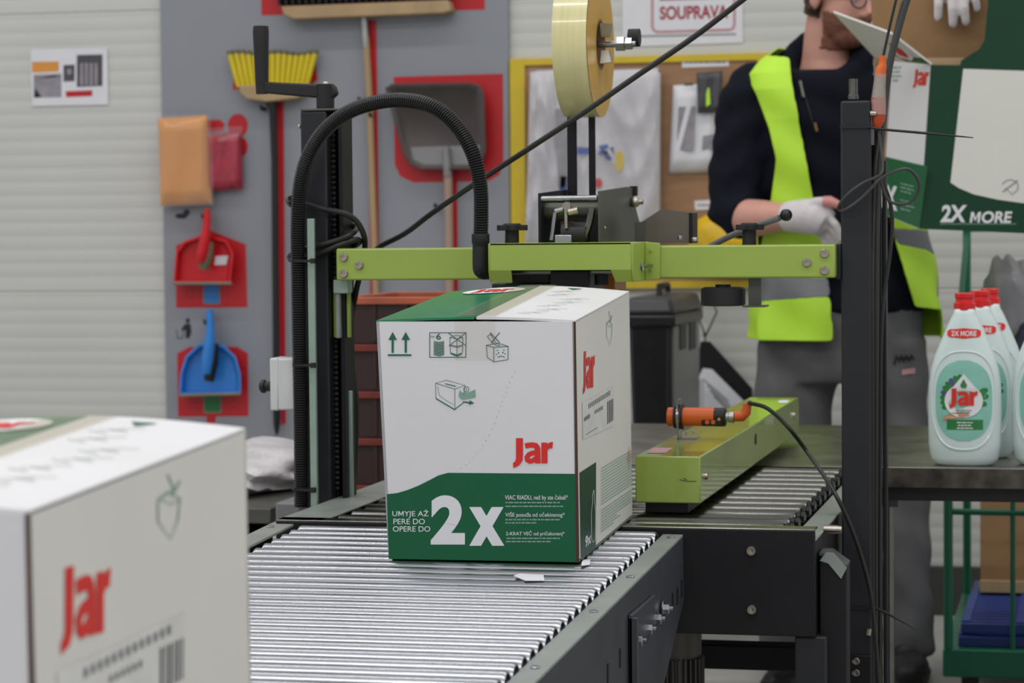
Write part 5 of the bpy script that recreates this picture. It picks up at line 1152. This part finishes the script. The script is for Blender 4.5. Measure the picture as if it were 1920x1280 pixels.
# bench with crumpled white film at the left
bnY0, bnY1 = 4.7, 5.5; bz = zat(500, 932, 4.9); bX0, bX1 = xat(440, 930, 4.9) - 0.25, xat(548, 930, 4.9) + 0.02
bn = thing('low_bench', 'low dark grey bench under the heap of white film at the left', 'bench', ((bX0 + bX1) / 2, (bnY0 + bnY1) / 2, 0))
m = MB(); m.box(bX0, bX1, bnY0, bnY1, bz - 0.03, bz); build('bench_top', m, 'gunmetal', bn, bevel=0.002)
for x in (bX0 + 0.02, bX1 - 0.06):
    for y in (bnY0 + 0.02, bnY1 - 0.06):
        m = MB(); m.box(x, x + 0.04, y, y + 0.04, 0, bz - 0.03); build('leg', m, 'darkgrey2', bn)
m = MB(); m.box(bX0 + 0.02, bX1 - 0.02, bnY0 + 0.02, bnY0 + 0.025, 0.08, bz - 0.03); build('front_board', m, 'kraftdark', bn)
ch = bz + 0.6 * 0.075
lump('film_heap', ((bX0 + bX1) / 2, 5.12, bz + 0.6 * 0.058 + 0.001), (bX1 - bX0) * 0.40, 0.30, 0.058, 'filmwhite', 'heap of crumpled white plastic film on the low bench', 'plastic film', 0.09, 11)
gb = MB(); gy = 4.55; gb.box(xat(516, 955, gy), xat(560, 955, gy), gy, gy + 0.1, 0, zat(530, 942, gy)); build('grey_bin', gb, 'bingrey', bevel=0.004, label='small pale grey box between bench and cranked post', cat='box')
# black bin
by0 = 6.30; bxr = xat(1259, 700, by0); bxl = xat(1178, 700, by0); bdp = AX(1310, 700, bxr).y - by0; bzt = zat(1220, 590, by0)
bi = thing('waste_bin', 'black lidded waste bin behind the steel table', 'bin', ((bxr + bxl) / 2, by0 + bdp / 2, 0))
m = MB(); m.hexa([(bxl + 0.02, by0 + 0.03, 0.0), (bxr - 0.015, by0 + 0.03, 0.0), (bxr - 0.015, by0 + bdp - 0.03, 0.0), (bxl + 0.02, by0 + bdp - 0.03, 0.0)], [(bxl, by0, bzt), (bxr, by0, bzt), (bxr, by0 + bdp, bzt), (bxl, by0 + bdp, bzt)]); build('bin_body', m, 'binblack', bi, bevel=0.01)
m = MB(); m.box(bxl - 0.012, bxr + 0.012, by0 - 0.014, by0 + bdp + 0.012, bzt - 0.03, bzt); build('rim', m, 'binblack', bi, bevel=0.006)
m = MB(); m.hexa([(bxl - 0.012, by0 - 0.014, bzt), (bxr + 0.012, by0 - 0.014, bzt), (bxr + 0.012, by0 + bdp + 0.012, bzt), (bxl - 0.012, by0 + bdp + 0.012, bzt)], [(bxl, by0 + 0.0, bzt + 0.045), (bxr, by0 + 0.0, bzt + 0.045), (bxr, by0 + bdp, bzt + 0.045), (bxl, by0 + bdp, bzt + 0.045)]); ld = build('lid', m, 'binlid', bi, bevel=0.012)
m = MB(); m.tube([(bxr - 0.05, by0 + 0.12, bzt + 0.04), (bxr - 0.05, by0 + 0.12, bzt + 0.07), (bxr - 0.05, by0 + 0.25, bzt + 0.07), (bxr - 0.05, by0 + 0.25, bzt + 0.05)], 0.008, 8); build('lid_handle', m, 'black', ld)
m = MB(); m.hexa([(bxr - 0.004, by0 + 0.05, 0.06), (bxr + 0.003, by0 + 0.05, 0.06), (bxr + 0.003, by0 + bdp - 0.02, 0.06), (bxr - 0.004, by0 + bdp - 0.02, 0.06)], [(bxr - 0.002, by0 + 0.015, bzt - 0.032), (bxr + 0.004, by0 + 0.015, bzt - 0.032), (bxr + 0.004, by0 + bdp - 0.01, bzt - 0.032), (bxr - 0.002, by0 + bdp - 0.01, bzt - 0.032)]); sp2 = build('side_sheen', m, 'bingrey', bi)  # added grey sheet, paints the reflection on the bin's glossy black side
for x0p, x1p in ((1275, 1286), (1293, 1304)):
    a = AX(x0p, 625, bxr + 0.005); b = AX(x1p, 625, bxr + 0.005); m = MB(); m.box(bxr + 0.001, bxr + 0.0065, a.y, b.y, AX(x0p, 655, bxr).z, AX(x0p, 602, bxr).z); build('slot', m, 'black', sp2)
# hanging dark placard
hy = WY - 0.05
pc = thing('hanging_placard', 'dark placard with a tilted white sheet hanging from a cord on the wall', 'placard', AY(1350, 800, hy))
m = MB(); m.prism([AY(1313, 640, hy), AY(1331, 640, hy), AY(1410, 728, hy), AY(1418, 860, hy), AY(1318, 900, hy), AY(1296, 770, hy)], (0, 0.008, 0)); build('back_board', m, 'darkgrey2', pc, bevel=0.002)
decal('sheet', [[(1308, 712), (1318, 690), (1335, 692), (1398, 755), (1398, 830), (1318, 830), (1303, 760)]], YP(hy - 0.001), 'paper', pc)
ln = []
for k in range(4): ln += stroke([(1320 + 6 * k, 712 + 10 * k), (1366 + 4 * k, 752 + 10 * k)], 2.2)
decal('fine_print', ln, YP(hy - 0.0016), 'inkgrey', pc)
m = MB(); m.tube([AY(1322, 640, hy), AY(1322, 628, hy), AY(1310, 595, hy), AY(1320, 560, WY - 0.02), AY(1332, 555, WY - 0.02), AY(1344, 585, hy), AY(1324, 628, hy)], 0.0028, 6); m.ell(AY(1322, 627, hy), 0.007, 0.006, 0.007, 10); build('cord', m, 'cablegrey', pc)
# small white carton with red mark behind the bin
wx = MB(); wyy = 6.85; wx.box(xat(1272, 740, wyy), xat(1300, 740, wyy), wyy, wyy + 0.2, 0, zat(1285, 715, wyy)); wb = build('white_box', wx, 'paper', bevel=0.002, label='white box with a red stripe standing beside the bin', cat='box')
decal('stripe', [[(1275, 722), (1298, 720), (1298, 730), (1275, 733)]], YP(wyy - 0.001), 'paperframe', wb)
# yellow sack on the kit board
ys_ = lump('yellow_sack', (xat(1368, 448, 7.04), 7.04, zat(1368, 448, 7.04)), 0.112, 0.075, 0.085, 'yellowsack', 'bulging yellow sack partly hidden behind the green beam and the arm', 'sack', 0.03, 5, 0.95)

# ================================================================== WORKER
PYW = 6.12
def J(px, py, y=PYW): return AY(px, py, y)
wk = thing('person', 'person in navy hoodie, yellow safety vest and grey trousers holding an open carton', 'person', (xat(1575, 1000, PYW), PYW, 0))
cxw = xat(1582, 500, PYW); yaw = radians(12)
def ringp(z, cx_, rx, ry, cy_=PYW, n=48, e=2.3):
    out = []
    for i in range(n):
        a = 2 * pi * i / n; c, s = cos(a), sin(a)
        q = Vector((rx * math.copysign(abs(c) ** (2 / e), c), ry * math.copysign(abs(s) ** (2 / e), s)))
        out.append(Vector((cx_ + q.x * cos(yaw) - q.y * sin(yaw), cy_ + q.x * sin(yaw) + q.y * cos(yaw), z)))
    return out
xs_ = lambda px: xat(px, 300, PYW)
TOR = [(0.885, xs_(1585), 0.190, 0.135), (0.95, xs_(1585), 0.188, 0.135), (1.05, xs_(1583), 0.182, 0.13), (1.15, xs_(1578), 0.182, 0.13), (1.25, xs_(1570), 0.190, 0.132), (1.35, xs_(1562), 0.200, 0.13), (1.42, xs_(1556), 0.200, 0.12), (1.448, xs_(1552), 0.180, 0.11), (1.460, xs_(1550), 0.150, 0.10), (1.468, xs_(1550), 0.11, 0.085)]
# hoodie
hd_ = MB(); hd_.loft([ringp(z_, c_, a_, b_) for z_, c_, a_, b_ in TOR])
hd_.tube([J(1440, 160, 6.10), J(1408, 190, 6.09), J(1390, 270, 6.07), J(1382, 340, 6.05), J(1378, 395, 6.03), J(1392, 408, 6.00), J(1402, 410, 5.985)], [0.075, 0.080, 0.072, 0.070, 0.066, 0.056, 0.050], 20)
hd_.ell(J(1418, 165, 6.10), 0.075, 0.075, 0.065)
hd_.tube([J(1680, 165, 6.10), J(1735, 200, 6.12), J(1800, 245, 6.10), J(1835, 240, 6.08), J(1840, 150, 6.02), J(1830, 80, 5.97)], [0.08, 0.078, 0.068, 0.062, 0.056, 0.05], 20)
# hood lying round the neck
for a_ in range(0, 360, 15):
    q = radians(a_); r_ = 0.094; back = max(0, sin(q + yaw))
    p = Vector((xs_(1546) + r_ * 1.05 * cos(q), PYW + r_ * 0.95 * sin(q), 1.484 + 0.074 * sin(q + 0.35))); hd_.ell(p, 0.034, 0.034, 0.030 + 0.012 * back, 10)
hdm = bmesh_solid(hd_, 0.0085, 8)
# folds
for v in hdm.V:
    pxv, pyv = PJ(v)
    if pxv < 1450: v.x += 0.003 * sin(pyv * 0.07 + pxv * 0.10) + 0.002 * sin(pyv * 0.13 - pxv * 0.06); v.y += 0.003 * cos(pyv * 0.09 + pxv * 0.05)
    else: v.y += 0.004 * sin(v.z * 60 + v.x * 30)
hoodie = build('hoodie', hdm, 'navy', wk, smooth=180, fix=False)
hbvh = BVHTree.FromPolygons(hdm.V, hdm.F)
def onsurf(bvh, px, py, lift):
    r = ray(px, py).normalized(); h = bvh.ray_cast(CAM, r)
    return (h[0] - r * lift) if h[0] else AY(px, py, PYW - 0.14)
m = MB(); m.tube([onsurf(hbvh, 1499 + 3 * i, 150 + 9.5 * i, 0.002) for i in range(11)], 0.0022, 6); zp = build('zip', m, 'black', hoodie)
m = MB(); m.tube([onsurf(hbvh, 1500, 152, 0.005), onsurf(hbvh, 1506, 182, 0.005)], 0.004, 6); build('zip_pull', m, 'steel', zp)
m = MB(); m.tube([onsurf(hbvh, 1528, 230, 0.005), onsurf(hbvh, 1532, 246, 0.005)], 0.003, 6); build('zip_pull', m, 'kraft', zp)
# trousers
tr_ = MB()
tr_.loft([ringp(z_, xs_(1583), a_, b_) for z_, a_, b_ in ((0.72, 0.165, 0.12), (0.80, 0.185, 0.128), (0.90, 0.185, 0.13), (0.96, 0.175, 0.125))])
tr_.tube([J(1497, 640), J(1490, 720), J(1484, 840), J(1480, 960), J(1478, 1100), J(1478, 1225)], [0.095, 0.100, 0.090, 0.078, 0.068, 0.072], 20)
tr_.tube([J(1665, 640), J(1672, 720), J(1682, 840), J(1694, 960), J(1702, 1100), J(1706, 1215), J(1706, 1228)], [0.095, 0.088, 0.078, 0.066, 0.056, 0.064, 0.06], 20)
trm = bmesh_solid(tr_, 0.009, 8)
for v in trm.V:
    v.y += 0.005 * sin(v.x * 70 + v.z * 18) + 0.003 * sin(v.z * 55 + v.x * 20); v.x += 0.003 * sin(v.z * 45)
trousers = build('trousers', trm, 'trousers', wk, smooth=180, fix=False)
tbvh = BVHTree.FromPolygons(trm.V, trm.F)
decal('logo_print', stroke([(1677, 684), (1681, 668), (1686, 676), (1690, 668), (1694, 676), (1699, 668), (1704, 675), (1709, 667), (1714, 674)], 4), lambda x, y: onsurf(tbvh, x, y, 0.003), 'black', trousers)
decal('logo_print', [[(1691, 693), (1703, 691), (1703, 701), (1691, 703)], [(1703, 691), (1716, 689), (1716, 700), (1703, 701)]], lambda x, y: onsurf(tbvh, x, y, 0.003), 'paperframe', trousers)
# safety vest: a shell round the torso, open in front
VT = [(0.825, xs_(1586), 0.232, 0.172), (0.90, xs_(1586), 0.226, 0.166), (0.97, xs_(1585), 0.218, 0.160), (1.05, xs_(1583), 0.205, 0.150), (1.15, xs_(1578), 0.200, 0.147), (1.25, xs_(1570), 0.206, 0.148), (1.35, xs_(1562), 0.214, 0.145), (1.42, xs_(1556), 0.214, 0.135), (1.46, xs_(1552), 0.196, 0.126), (1.495, xs_(1550), 0.156, 0.116), (1.525, xs_(1550), 0.112, 0.100)]
def vest_at(z):
    for k in range(len(VT) - 1):
        if VT[k][0] <= z <= VT[k + 1][0]: break
    f = (z - VT[k][0]) / (VT[k + 1][0] - VT[k][0]); f2 = f
    return [VT[k][i] * (1 - f2) + VT[k + 1][i] * f2 for i in range(1, 4)]
NV, NZ = 420, 300; vr = []
for k in range(NZ + 1):
    z_ = 0.825 + 0.70 * k / NZ; c_, a_, b_ = vest_at(min(z_, 1.5249)); ring = ringp(z_, c_, a_, b_, n=NV)
    fl = max(0, (1.0 - z_) / 0.18)
    for i, p in enumerate(ring):
        an = 2 * pi * i / NV; d = Vector((p.x - c_, p.y - PYW, 0)).normalized(); p += d * (0.010 * fl * sin(an * 9) + 0.004 * sin(z_ * 40 + an * 5))
    vr.append(ring)
LP_ = [(1382, 100), (1480, 108), (1484, 150), (1500, 240), (1525, 370), (1552, 500), (1562, 640), (1380, 650), (1408, 560), (1430, 450), (1446, 375), (1456, 300), (1442, 240), (1418, 175), (1396, 135)]
RP_ = [(1632, 100), (1715, 108), (1700, 200), (1660, 300), (1672, 430), (1700, 520), (1716, 575), (1800, 585), (1800, 400), (1780, 250), (1740, 150), (1730, 100)]
BLp = [(1380, 516), (1556, 522), (1557, 556), (1460, 562), (1400, 568), (1380, 568)]
BRp = [(1672, 428), (1790, 436), (1790, 500), (1735, 468), (1684, 458)]
def inpoly(x, y, P):
    c = False; j = len(P) - 1
    for i in range(len(P)):
        if (P[i][1] > y) != (P[j][1] > y) and x < (P[j][0] - P[i][0]) * (y - P[i][1]) / (P[j][1] - P[i][1]) + P[i][0]: c = not c
        j = i
    return c
ve = MB(); vb = MB()
for k in range(NZ):
    for i in range(NV):
        j = (i + 1) % NV; q = [vr[k][i], vr[k][j], vr[k + 1][j], vr[k + 1][i]]; c = sum(q, Vector()) / 4
        nrm = (q[1] - q[0]).cross(q[3] - q[0]); px_, py_ = PJ(c); front = nrm.dot(c - CAM) < 0 or (nrm.y < 0)
        side = abs(c.x - vest_at(min(c.z, 1.5249))[0]) > 0.17
        if front and c.y < PYW + 0.02:
            ok_ = inpoly(px_, py_, LP_) or inpoly(px_, py_, RP_)
            band = inpoly(px_, py_, BLp) or inpoly(px_, py_, BRp)
        else:
            ok_ = not (side and c.z > 1.12); band = 0.92 < c.z < 0.98
        if ok_: (vb if band else ve).add(q, [(0, 1, 2, 3)])
def weld(mb):
    me = bpy.data.meshes.new('t'); me.from_pydata(mb.V, [], mb.F); bm = bmesh.new(); bm.from_mesh(me); bmesh.ops.remove_doubles(bm, verts=bm.verts, dist=1e-5)
    
    for _ in range(14):
        mv = {}
        for v in bm.verts:
            nb = [e.other_vert(v).co for e in v.link_edges if e.is_boundary]
            if len(nb) == 2: mv[v] = v.co * 0.5 + (nb[0] + nb[1]) * 0.25
        for v, c in mv.items(): v.co = c
    bm.verts.index_update(); o = MB(); o.V = [v.co.copy() for v in bm.verts]; o.F = [tuple(v.index for v in f.verts) for f in bm.faces]; bm.free(); bpy.data.meshes.remove(me); return o
vest = build('safety_vest', weld(ve), 'neon', wk, smooth=180, fix=False); s_ = vest.modifiers.new('s', 'SOLIDIFY'); s_.thickness = 0.003; s_.offset = 0
bd_ = build('reflective_band', weld(vb), 'reflective', vest, smooth=180, fix=False); s_ = bd_.modifiers.new('s', 'SOLIDIFY'); s_.thickness = 0.003; s_.offset = 0
# head and neck, forearms: one skin surface
fw_ = Vector((0.74, -0.62, -0.26)).normalized(); rt = fw_.cross(Vector((0, 0, 1))).normalized(); upv = rt.cross(fw_)
HM = Matrix((rt, fw_, upv)).transposed()      # local x right, y forward, z up
HC_ = J(1578, -8, PYW - 0.03)
def hl(x, y, z): return HC_ + HM @ Vector((x, y, z))
sk = MB()
sk.ell(hl(0, -0.012, 0.035), 0.075, 0.095, 0.088, 20, HM); sk.ell(hl(0, 0.018, -0.035), 0.060, 0.072, 0.078, 20, HM); sk.ell(hl(0, 0.048, -0.085), 0.040, 0.038, 0.030, 16, HM)
sk.tube([hl(0, 0.082, 0.012), hl(0, 0.100, -0.015), hl(0, 0.104, -0.026)], [0.008, 0.013, 0.015], 12); sk.ell(hl(0, 0.098, -0.028), 0.020, 0.012, 0.010, 12, HM)
sk.ell(hl(0, 0.086, -0.056), 0.026, 0.010, 0.006, 12, HM); sk.ell(hl(0, 0.085, -0.066), 0.022, 0.010, 0.006, 12, HM)
for s in (-1, 1):
    sk.ell(hl(s * 0.076, -0.01, -0.010), 0.010, 0.020, 0.032, 12, HM); sk.ell(hl(s * 0.032, 0.070, 0.018), 0.022, 0.014, 0.010, 12, HM)
sk.tube([J(1553, 150, PYW + 0.01), J(1550, 110, PYW + 0.005), J(1552, 60, PYW - 0.005), J(1560, 10, PYW - 0.01)], [0.075, 0.060, 0.056, 0.055], 20)
sk.ell(J(1553, 170, PYW), 0.10, 0.08, 0.05)
skm = bmesh_solid(sk, 0.0045, 4); head = build('head', skm, 'skin', wk, smooth=180, fix=False)
sb = BVHTree.FromPolygons(skm.V, skm.F)
# beard and hair as shells grown from the head surface
def shell(name, test, lift, mname, par):
    mb = MB(); me = bpy.data.meshes.new('t'); me.from_pydata(skm.V, [], skm.F); bm = bmesh.new(); bm.from_mesh(me); bm.normal_update()
    inv = HM.transposed(); kill = [f for f in bm.faces if not test(inv @ (f.calc_center_median() - HC_))]
    bmesh.ops.delete(bm, geom=kill, context='FACES')
    for v in bm.verts: v.co += v.normal * lift
    bm.verts.index_update(); mb.V = [v.co.copy() for v in bm.verts]; mb.F = [tuple(v.index for v in f.verts) for f in bm.faces]; bm.free(); bpy.data.meshes.remove(me)
    o = build(name, mb, mname, par, smooth=180, fix=False); s = o.modifiers.new('s', 'SOLIDIFY'); s.thickness = lift; s.offset = -1; return o
shell('beard', lambda q: (q.z < -0.036 and q.y > 0.012 - 0.25 * (q.z + 0.036) * -1 * 0 and q.z > -0.125 and not (abs(q.x) < 0.024 and -0.071 < q.z < -0.052 and q.y > 0.06) and (q.z < -0.040 or abs(q.x) > 0.035 or q.z < -0.044)) and not (q.y > 0.085 and q.z > -0.046), 0.004, 'beard', head)
shell('hair', lambda q: (q.z > 0.060 or (q.y < -0.005 and q.z > -0.055)) and not (q.y > 0.045 and q.z < 0.085) and abs(q.x) < 0.083, 0.010, 'hair', head)
for s in (-1, 1):
    m = MB(); m.ell(hl(s * 0.032, 0.078, 0.010), 0.011, 0.009, 0.010, 12, HM); build('eye', m, 'paper', head)
    m = MB(); m.ell(hl(s * 0.032, 0.086, 0.010), 0.005, 0.002, 0.005, 10, HM); build('iris', m, 'black', head)
gl = thing('glasses', 'dark framed spectacles on the face of the worker', 'glasses', hl(0, 0.1, 0.0))
for s in (-1, 1):
    R_ = [hl(s * 0.034 + 0.025 * cos(radians(a)), 0.100 - 0.006 * abs(cos(radians(a))), 0.006 + 0.019 * sin(radians(a))) for a in range(0, 361, 20)]
    m = MB(); m.tube(R_, 0.0017, 8); build('rim', m, 'black', gl)
    m = MB(); m.add(R_[:-1], [tuple(range(len(R_) - 1))]); build('lens', m, 'bagfilm', gl, fix=False)
    m = MB(); m.tube([hl(s * 0.060, 0.094, 0.010), hl(s * 0.080, 0.05, 0.012), hl(s * 0.084, -0.01, 0.008)], 0.0018, 6); build('temple', m, 'black', gl)
m = MB(); m.tube([hl(-0.009, 0.100, 0.010), hl(0, 0.107, 0.012), hl(0.009, 0.100, 0.010)], 0.0016, 6); build('bridge', m, 'black', gl)
# forearm (bare) and gloved hands
m = MB(); m.tube([J(1386, 408, 6.01), J(1405, 409, 5.98), J(1435, 408, 5.955), J(1465, 407, 5.93), J(1490, 408, 5.91)], [0.042, 0.046, 0.042, 0.034, 0.031], 18)
build('forearm', bmesh_solid(m, 0.006, 4), 'skin', wk, smooth=180, fix=False)
gv = MB()
gv.tube([J(1476, 406, 5.925), J(1492, 406, 5.91), J(1515, 405, 5.895), J(1535, 410, 5.885), J(1550, 420, 5.88)], [0.036, 0.039, 0.042, 0.041, 0.034], 18)
gv.ell(J(1525, 412, 5.885), 0.045, 0.030, 0.036)
for (a, b, c, r) in (((1543, 398, 5.872), (1566, 420, 5.862), (1580, 452, 5.875), 0.0098), ((1544, 410, 5.885), (1564, 434, 5.878), (1577, 462, 5.892), 0.0102), ((1541, 422, 5.90), (1557, 446, 5.895), (1568, 470, 5.906), 0.0098), ((1534, 432, 5.91), (1547, 453, 5.906), (1556, 472, 5.914), 0.0088)):
    gv.tube([J(*a), J((a[0] + b[0]) / 2, (a[1] + b[1]) / 2 - 1, (a[2] + b[2]) / 2), J(*b), J((b[0] + c[0]) / 2 + 1, (b[1] + c[1]) / 2, (b[2] + c[2]) / 2), J(*c)], [r * 1.15, r * 1.05, r, r * 0.95, r * 0.8], 10)
gv.tube([J(1512, 390, 5.885), J(1530, 381, 5.872), J(1552, 378, 5.864), J(1566, 382, 5.862)], [0.018, 0.015, 0.0125, 0.010], 12)
gvm = bmesh_solid(gv, 0.004, 3); gh = build('glove', gvm, 'glove', wk, smooth=180, fix=False, label='white work glove')
m = MB(); m.tube([J(1545, 378, 5.863), J(1556, 378, 5.860), J(1572, 384, 5.860)], [0.0128, 0.0135, 0.010], 12); build('bare_thumb_tip', m, 'glovepink', gh)
# second hand over the back wall of the carton
g2_ = MB(); HYb = 5.79
g2_.ell(J(1795, -25, HYb + 0.015), 0.052, 0.024, 0.045); g2_.tube([J(1830, 70, 5.95), J(1822, 20, 5.90), J(1808, -20, 5.84)], [0.036, 0.035, 0.034], 14)
for (a, b, r) in (((1760, -20), (1759, 38), 0.0105), ((1784, -18), (1787, 51), 0.0110), ((1806, -18), (1811, 47), 0.0105), ((1826, -22), (1832, 22), 0.0090)):
    g2_.tube([J(a[0] + 4, a[1] - 6, HYb), J(a[0], a[1], HYb - 0.022), J((a[0] + b[0]) / 2, (a[1] + b[1]) / 2, HYb - 0.028), J(b[0], b[1] - 6, HYb - 0.020), J(b[0], b[1], HYb - 0.016)], [r * 1.1, r * 1.1, r, r * 0.95, r * 0.7], 10)
g2_.tube([J(1770, -25, HYb + 0.03), J(1745, -10, HYb + 0.035), J(1728, 8, HYb + 0.03)], [0.016, 0.014, 0.010], 10)
build('glove', bmesh_solid(g2_, 0.004, 3), 'glove', wk, smooth=180, fix=False, label='white work glove')
# shoes
for px, py in ((1478, 1240), (1703, 1240)):
    p = J(px, py); sh = MB(); sh.ell((p.x, PYW - 0.01, 0.055), 0.046, 0.07, 0.055); sh.ell((p.x + 0.01, PYW - 0.10, 0.042), 0.048, 0.11, 0.040); sh.box(p.x - 0.045, p.x + 0.052, PYW - 0.20, PYW + 0.06, 0.001, 0.02)
    build('shoe', bmesh_solid(sh, 0.006, 3), 'shoe', wk, smooth=180, fix=False)

# ================================================================== OPEN CARTON IN HIS HANDS
oc = thing('open_carton', 'opened green and white carton lettered 2X MORE held up by the worker', 'carton', AY(1850, 440, 5.70))
EY = 5.62; FYl = 5.80; FYr = 5.66
def plane3(a, b, c): n = (b - a).cross(c - a).normalized(); return a, n if n.dot(a - CAM) < 0 else -n
E0, E1 = AY(1745, 122, EY), AY(1724, 429, EY); L0, L1 = AY(1638, 110, FYl), AY(1655, 401, FYl); R0, R1 = AY(1990, 128, FYr), AY(1985, 440, FYr)
pr0, nr0 = plane3(E0, E1, R1); pl0, nl0 = plane3(E0, E1, L1)
def onp(P, l): return lambda x, y: pint(x, y, P[0], P[1]) + P[1] * l
PRr, PLl = (pr0, nr0), (pl0, nl0)
m = MB(); m.prism([onp(PRr, 0)(x, y) for x, y in ((1724, 429), (1985, 440), (1995, -80), (1855, -80), (1852, 10), (1846, 75), (1836, 92), (1803, 113), (1800, 122), (1745, 122))], -nr0 * 0.004); rf = build('front_wall', m, 'greendark', oc)
m = MB(); m.prism([onp(PLl, 0)(x, y) for x, y in ((1745, 122), (1724, 429), (1655, 401), (1638, 110))], -nl0 * 0.004); lfw = build('side_wall', m, 'carton', oc)
BKY = FYl + 0.004
m = MB(); m.prism([AY(x, y, BKY) for x, y in ((1632, -12), (1655, 395), (1990, 430), (1990, -12))], (0, 0.004, 0)); build('back_wall', m, 'kraft', oc, label='bare brown inside of the back wall')
rrx = R0.x
m = MB(); m.hexa([R1 + Vector((-0.004, 0.004, 0)), R1 + Vector((0, 0.004, 0)), Vector((R1.x, BKY, R1.z)), Vector((R1.x - 0.004, BKY, R1.z))], [R0 + Vector((-0.004, 0.004, 0)), R0 + Vector((0, 0.004, 0)), Vector((R0.x, BKY, R0.z)), Vector((R0.x - 0.004, BKY, R0.z))]); build('side_wall', m, 'carton', oc)
m = MB(); m.hexa([E1 + Vector((0, 0, 0.001)), R1 + Vector((0, 0, 0.001)), Vector((R1.x, BKY, R1.z + 0.001)), L1 + Vector((0, 0, 0.001))], [E1 + Vector((0, 0, 0.005)), R1 + Vector((0, 0, 0.005)), Vector((R1.x, BKY, R1.z + 0.005)), L1 + Vector((0, 0, 0.005))]); build('bottom', m, 'kraft', oc)
# inner fold of kraft board under the opening
m = MB(); m.prism([AY(x, y, EY + 0.03) for x, y in ((1738, 108), (1808, 108), (1800, 123), (1745, 121))], (0, 0.003, 0)); build('inner_fold', m, 'wood', oc)
# flap folded out to the left
f0, f1, f2, f3 = AY(1640, 106, FYl - 0.01), AY(1747, 120, EY - 0.004), AY(1672, 62, EY - 0.05), AY(1563, 22, FYl - 0.10)
m = MB(); m.add([f0, f1, f2, f3], [(0, 1, 2, 3)]); fl_ = build('flap', m, 'cartonside', oc, smooth=0, fix=False); s_ = fl_.modifiers.new('s', 'SOLIDIFY'); s_.thickness = 0.004; s_.offset = 0
PF = plane3(f0, f1, f3)
decal('green_print', [[(1640, 52), (1660, 55), (1700, 84), (1747, 118), (1700, 112), (1660, 92), (1642, 70)]], onp(PF, 0.004), 'green', fl_)
decal('oval_print', [arc(1682, 88, 30, 12, 0, 360, 20)] if False else [[(1655, 62), (1675, 68), (1700, 88), (1716, 104), (1712, 110), (1690, 104), (1668, 88), (1655, 72)]], onp(PF, 0.006), 'whiteprint', fl_)
decal('brand_lettering', [[(1668, 72), (1682, 80), (1704, 98), (1706, 104), (1690, 98), (1674, 84)]], onp(PF, 0.008), 'jarred', fl_)
# prints
gl_ = decal('green_print', [[(1649, 291), (1740, 312), (1724.5, 428), (1655.5, 400)]], onp(PLl, 0.001), 'green', lfw)
decal('brand_lettering', [[(1712 + 28 * a + 3 * (1 - b), 130 + 36 * b) for a, b in p] for p in JAR], onp(PLl, 0.001), 'jarred', lfw)
decal('big_lettering', [[(x, y + (x - 1650) * 0.25) for x, y in p] for p in text('2X', 1648, 385, 36, 44, bold=0.04)], onp(PLl, 0.002), 'whiteprint', gl_)
decal('fine_print', [[(x, y + (x - 1690) * 0.25) for x, y in p] for p in words(1690, 1714, 345, 2.5, 1) + words(1690, 1716, 352, 2.5, 2) + words(1690, 1712, 359, 2.5, 3) + words(1690, 1714, 376, 2.5, 4) + words(1690, 1716, 384, 2.5, 5) + words(1690, 1710, 392, 2.5, 6)], onp(PLl, 0.002), 'inkpale', gl_)
decal('fine_print', words(1638, 1650, 122, 3, 1) + words(1672, 1690, 128, 3, 2) + words(1672, 1690, 136, 3, 3) + words(1672, 1690, 144, 3, 4) + words(1638, 1648, 140, 3, 5) + words(1674, 1688, 152, 3, 6), onp(PLl, 0.001), 'inkpale', lfw)
wpn = decal('window_print', [[(1806, 129), (1987, 135), (1985, 384), (1920, 381), (1870, 374), (1825, 364), (1797, 352), (1782, 342)]], onp(PRr, 0.001), 'cartonside', rf)
decal('big_lettering', text('2X', 1763, 415, 50, 31, bold=0.035, shear=0.15) + text('MORE', 1818, 417, 80, 21, bold=0.03, shear=0.15), onp(PRr, 0.001), 'whiteprint', rf)
decal('fine_print', words(1763, 1905, 420.5, 1.6, 2), onp(PRr, 0.001), 'inkpale', rf)
decal('symbol', stroke(arc(1894, 350, 15, 13, 200, 430, 14), 1.5) + stroke([(1880, 360), (1908, 338)], 2) + stroke([(1884, 352), (1900, 366)], 1.2), onp(PRr, 0.002), 'inkgrey', wpn)
# near carton sits on a flatter stretch of the conveyor
bq_ = PV + ES * (1.73 - PV.y) + EH * 0.0045
box2.rotation_euler = (radians(-0.8), 0, radians(-1.6)); box2.location = Vector((-0.667 - BW / 2, 1.73, bq_.z))
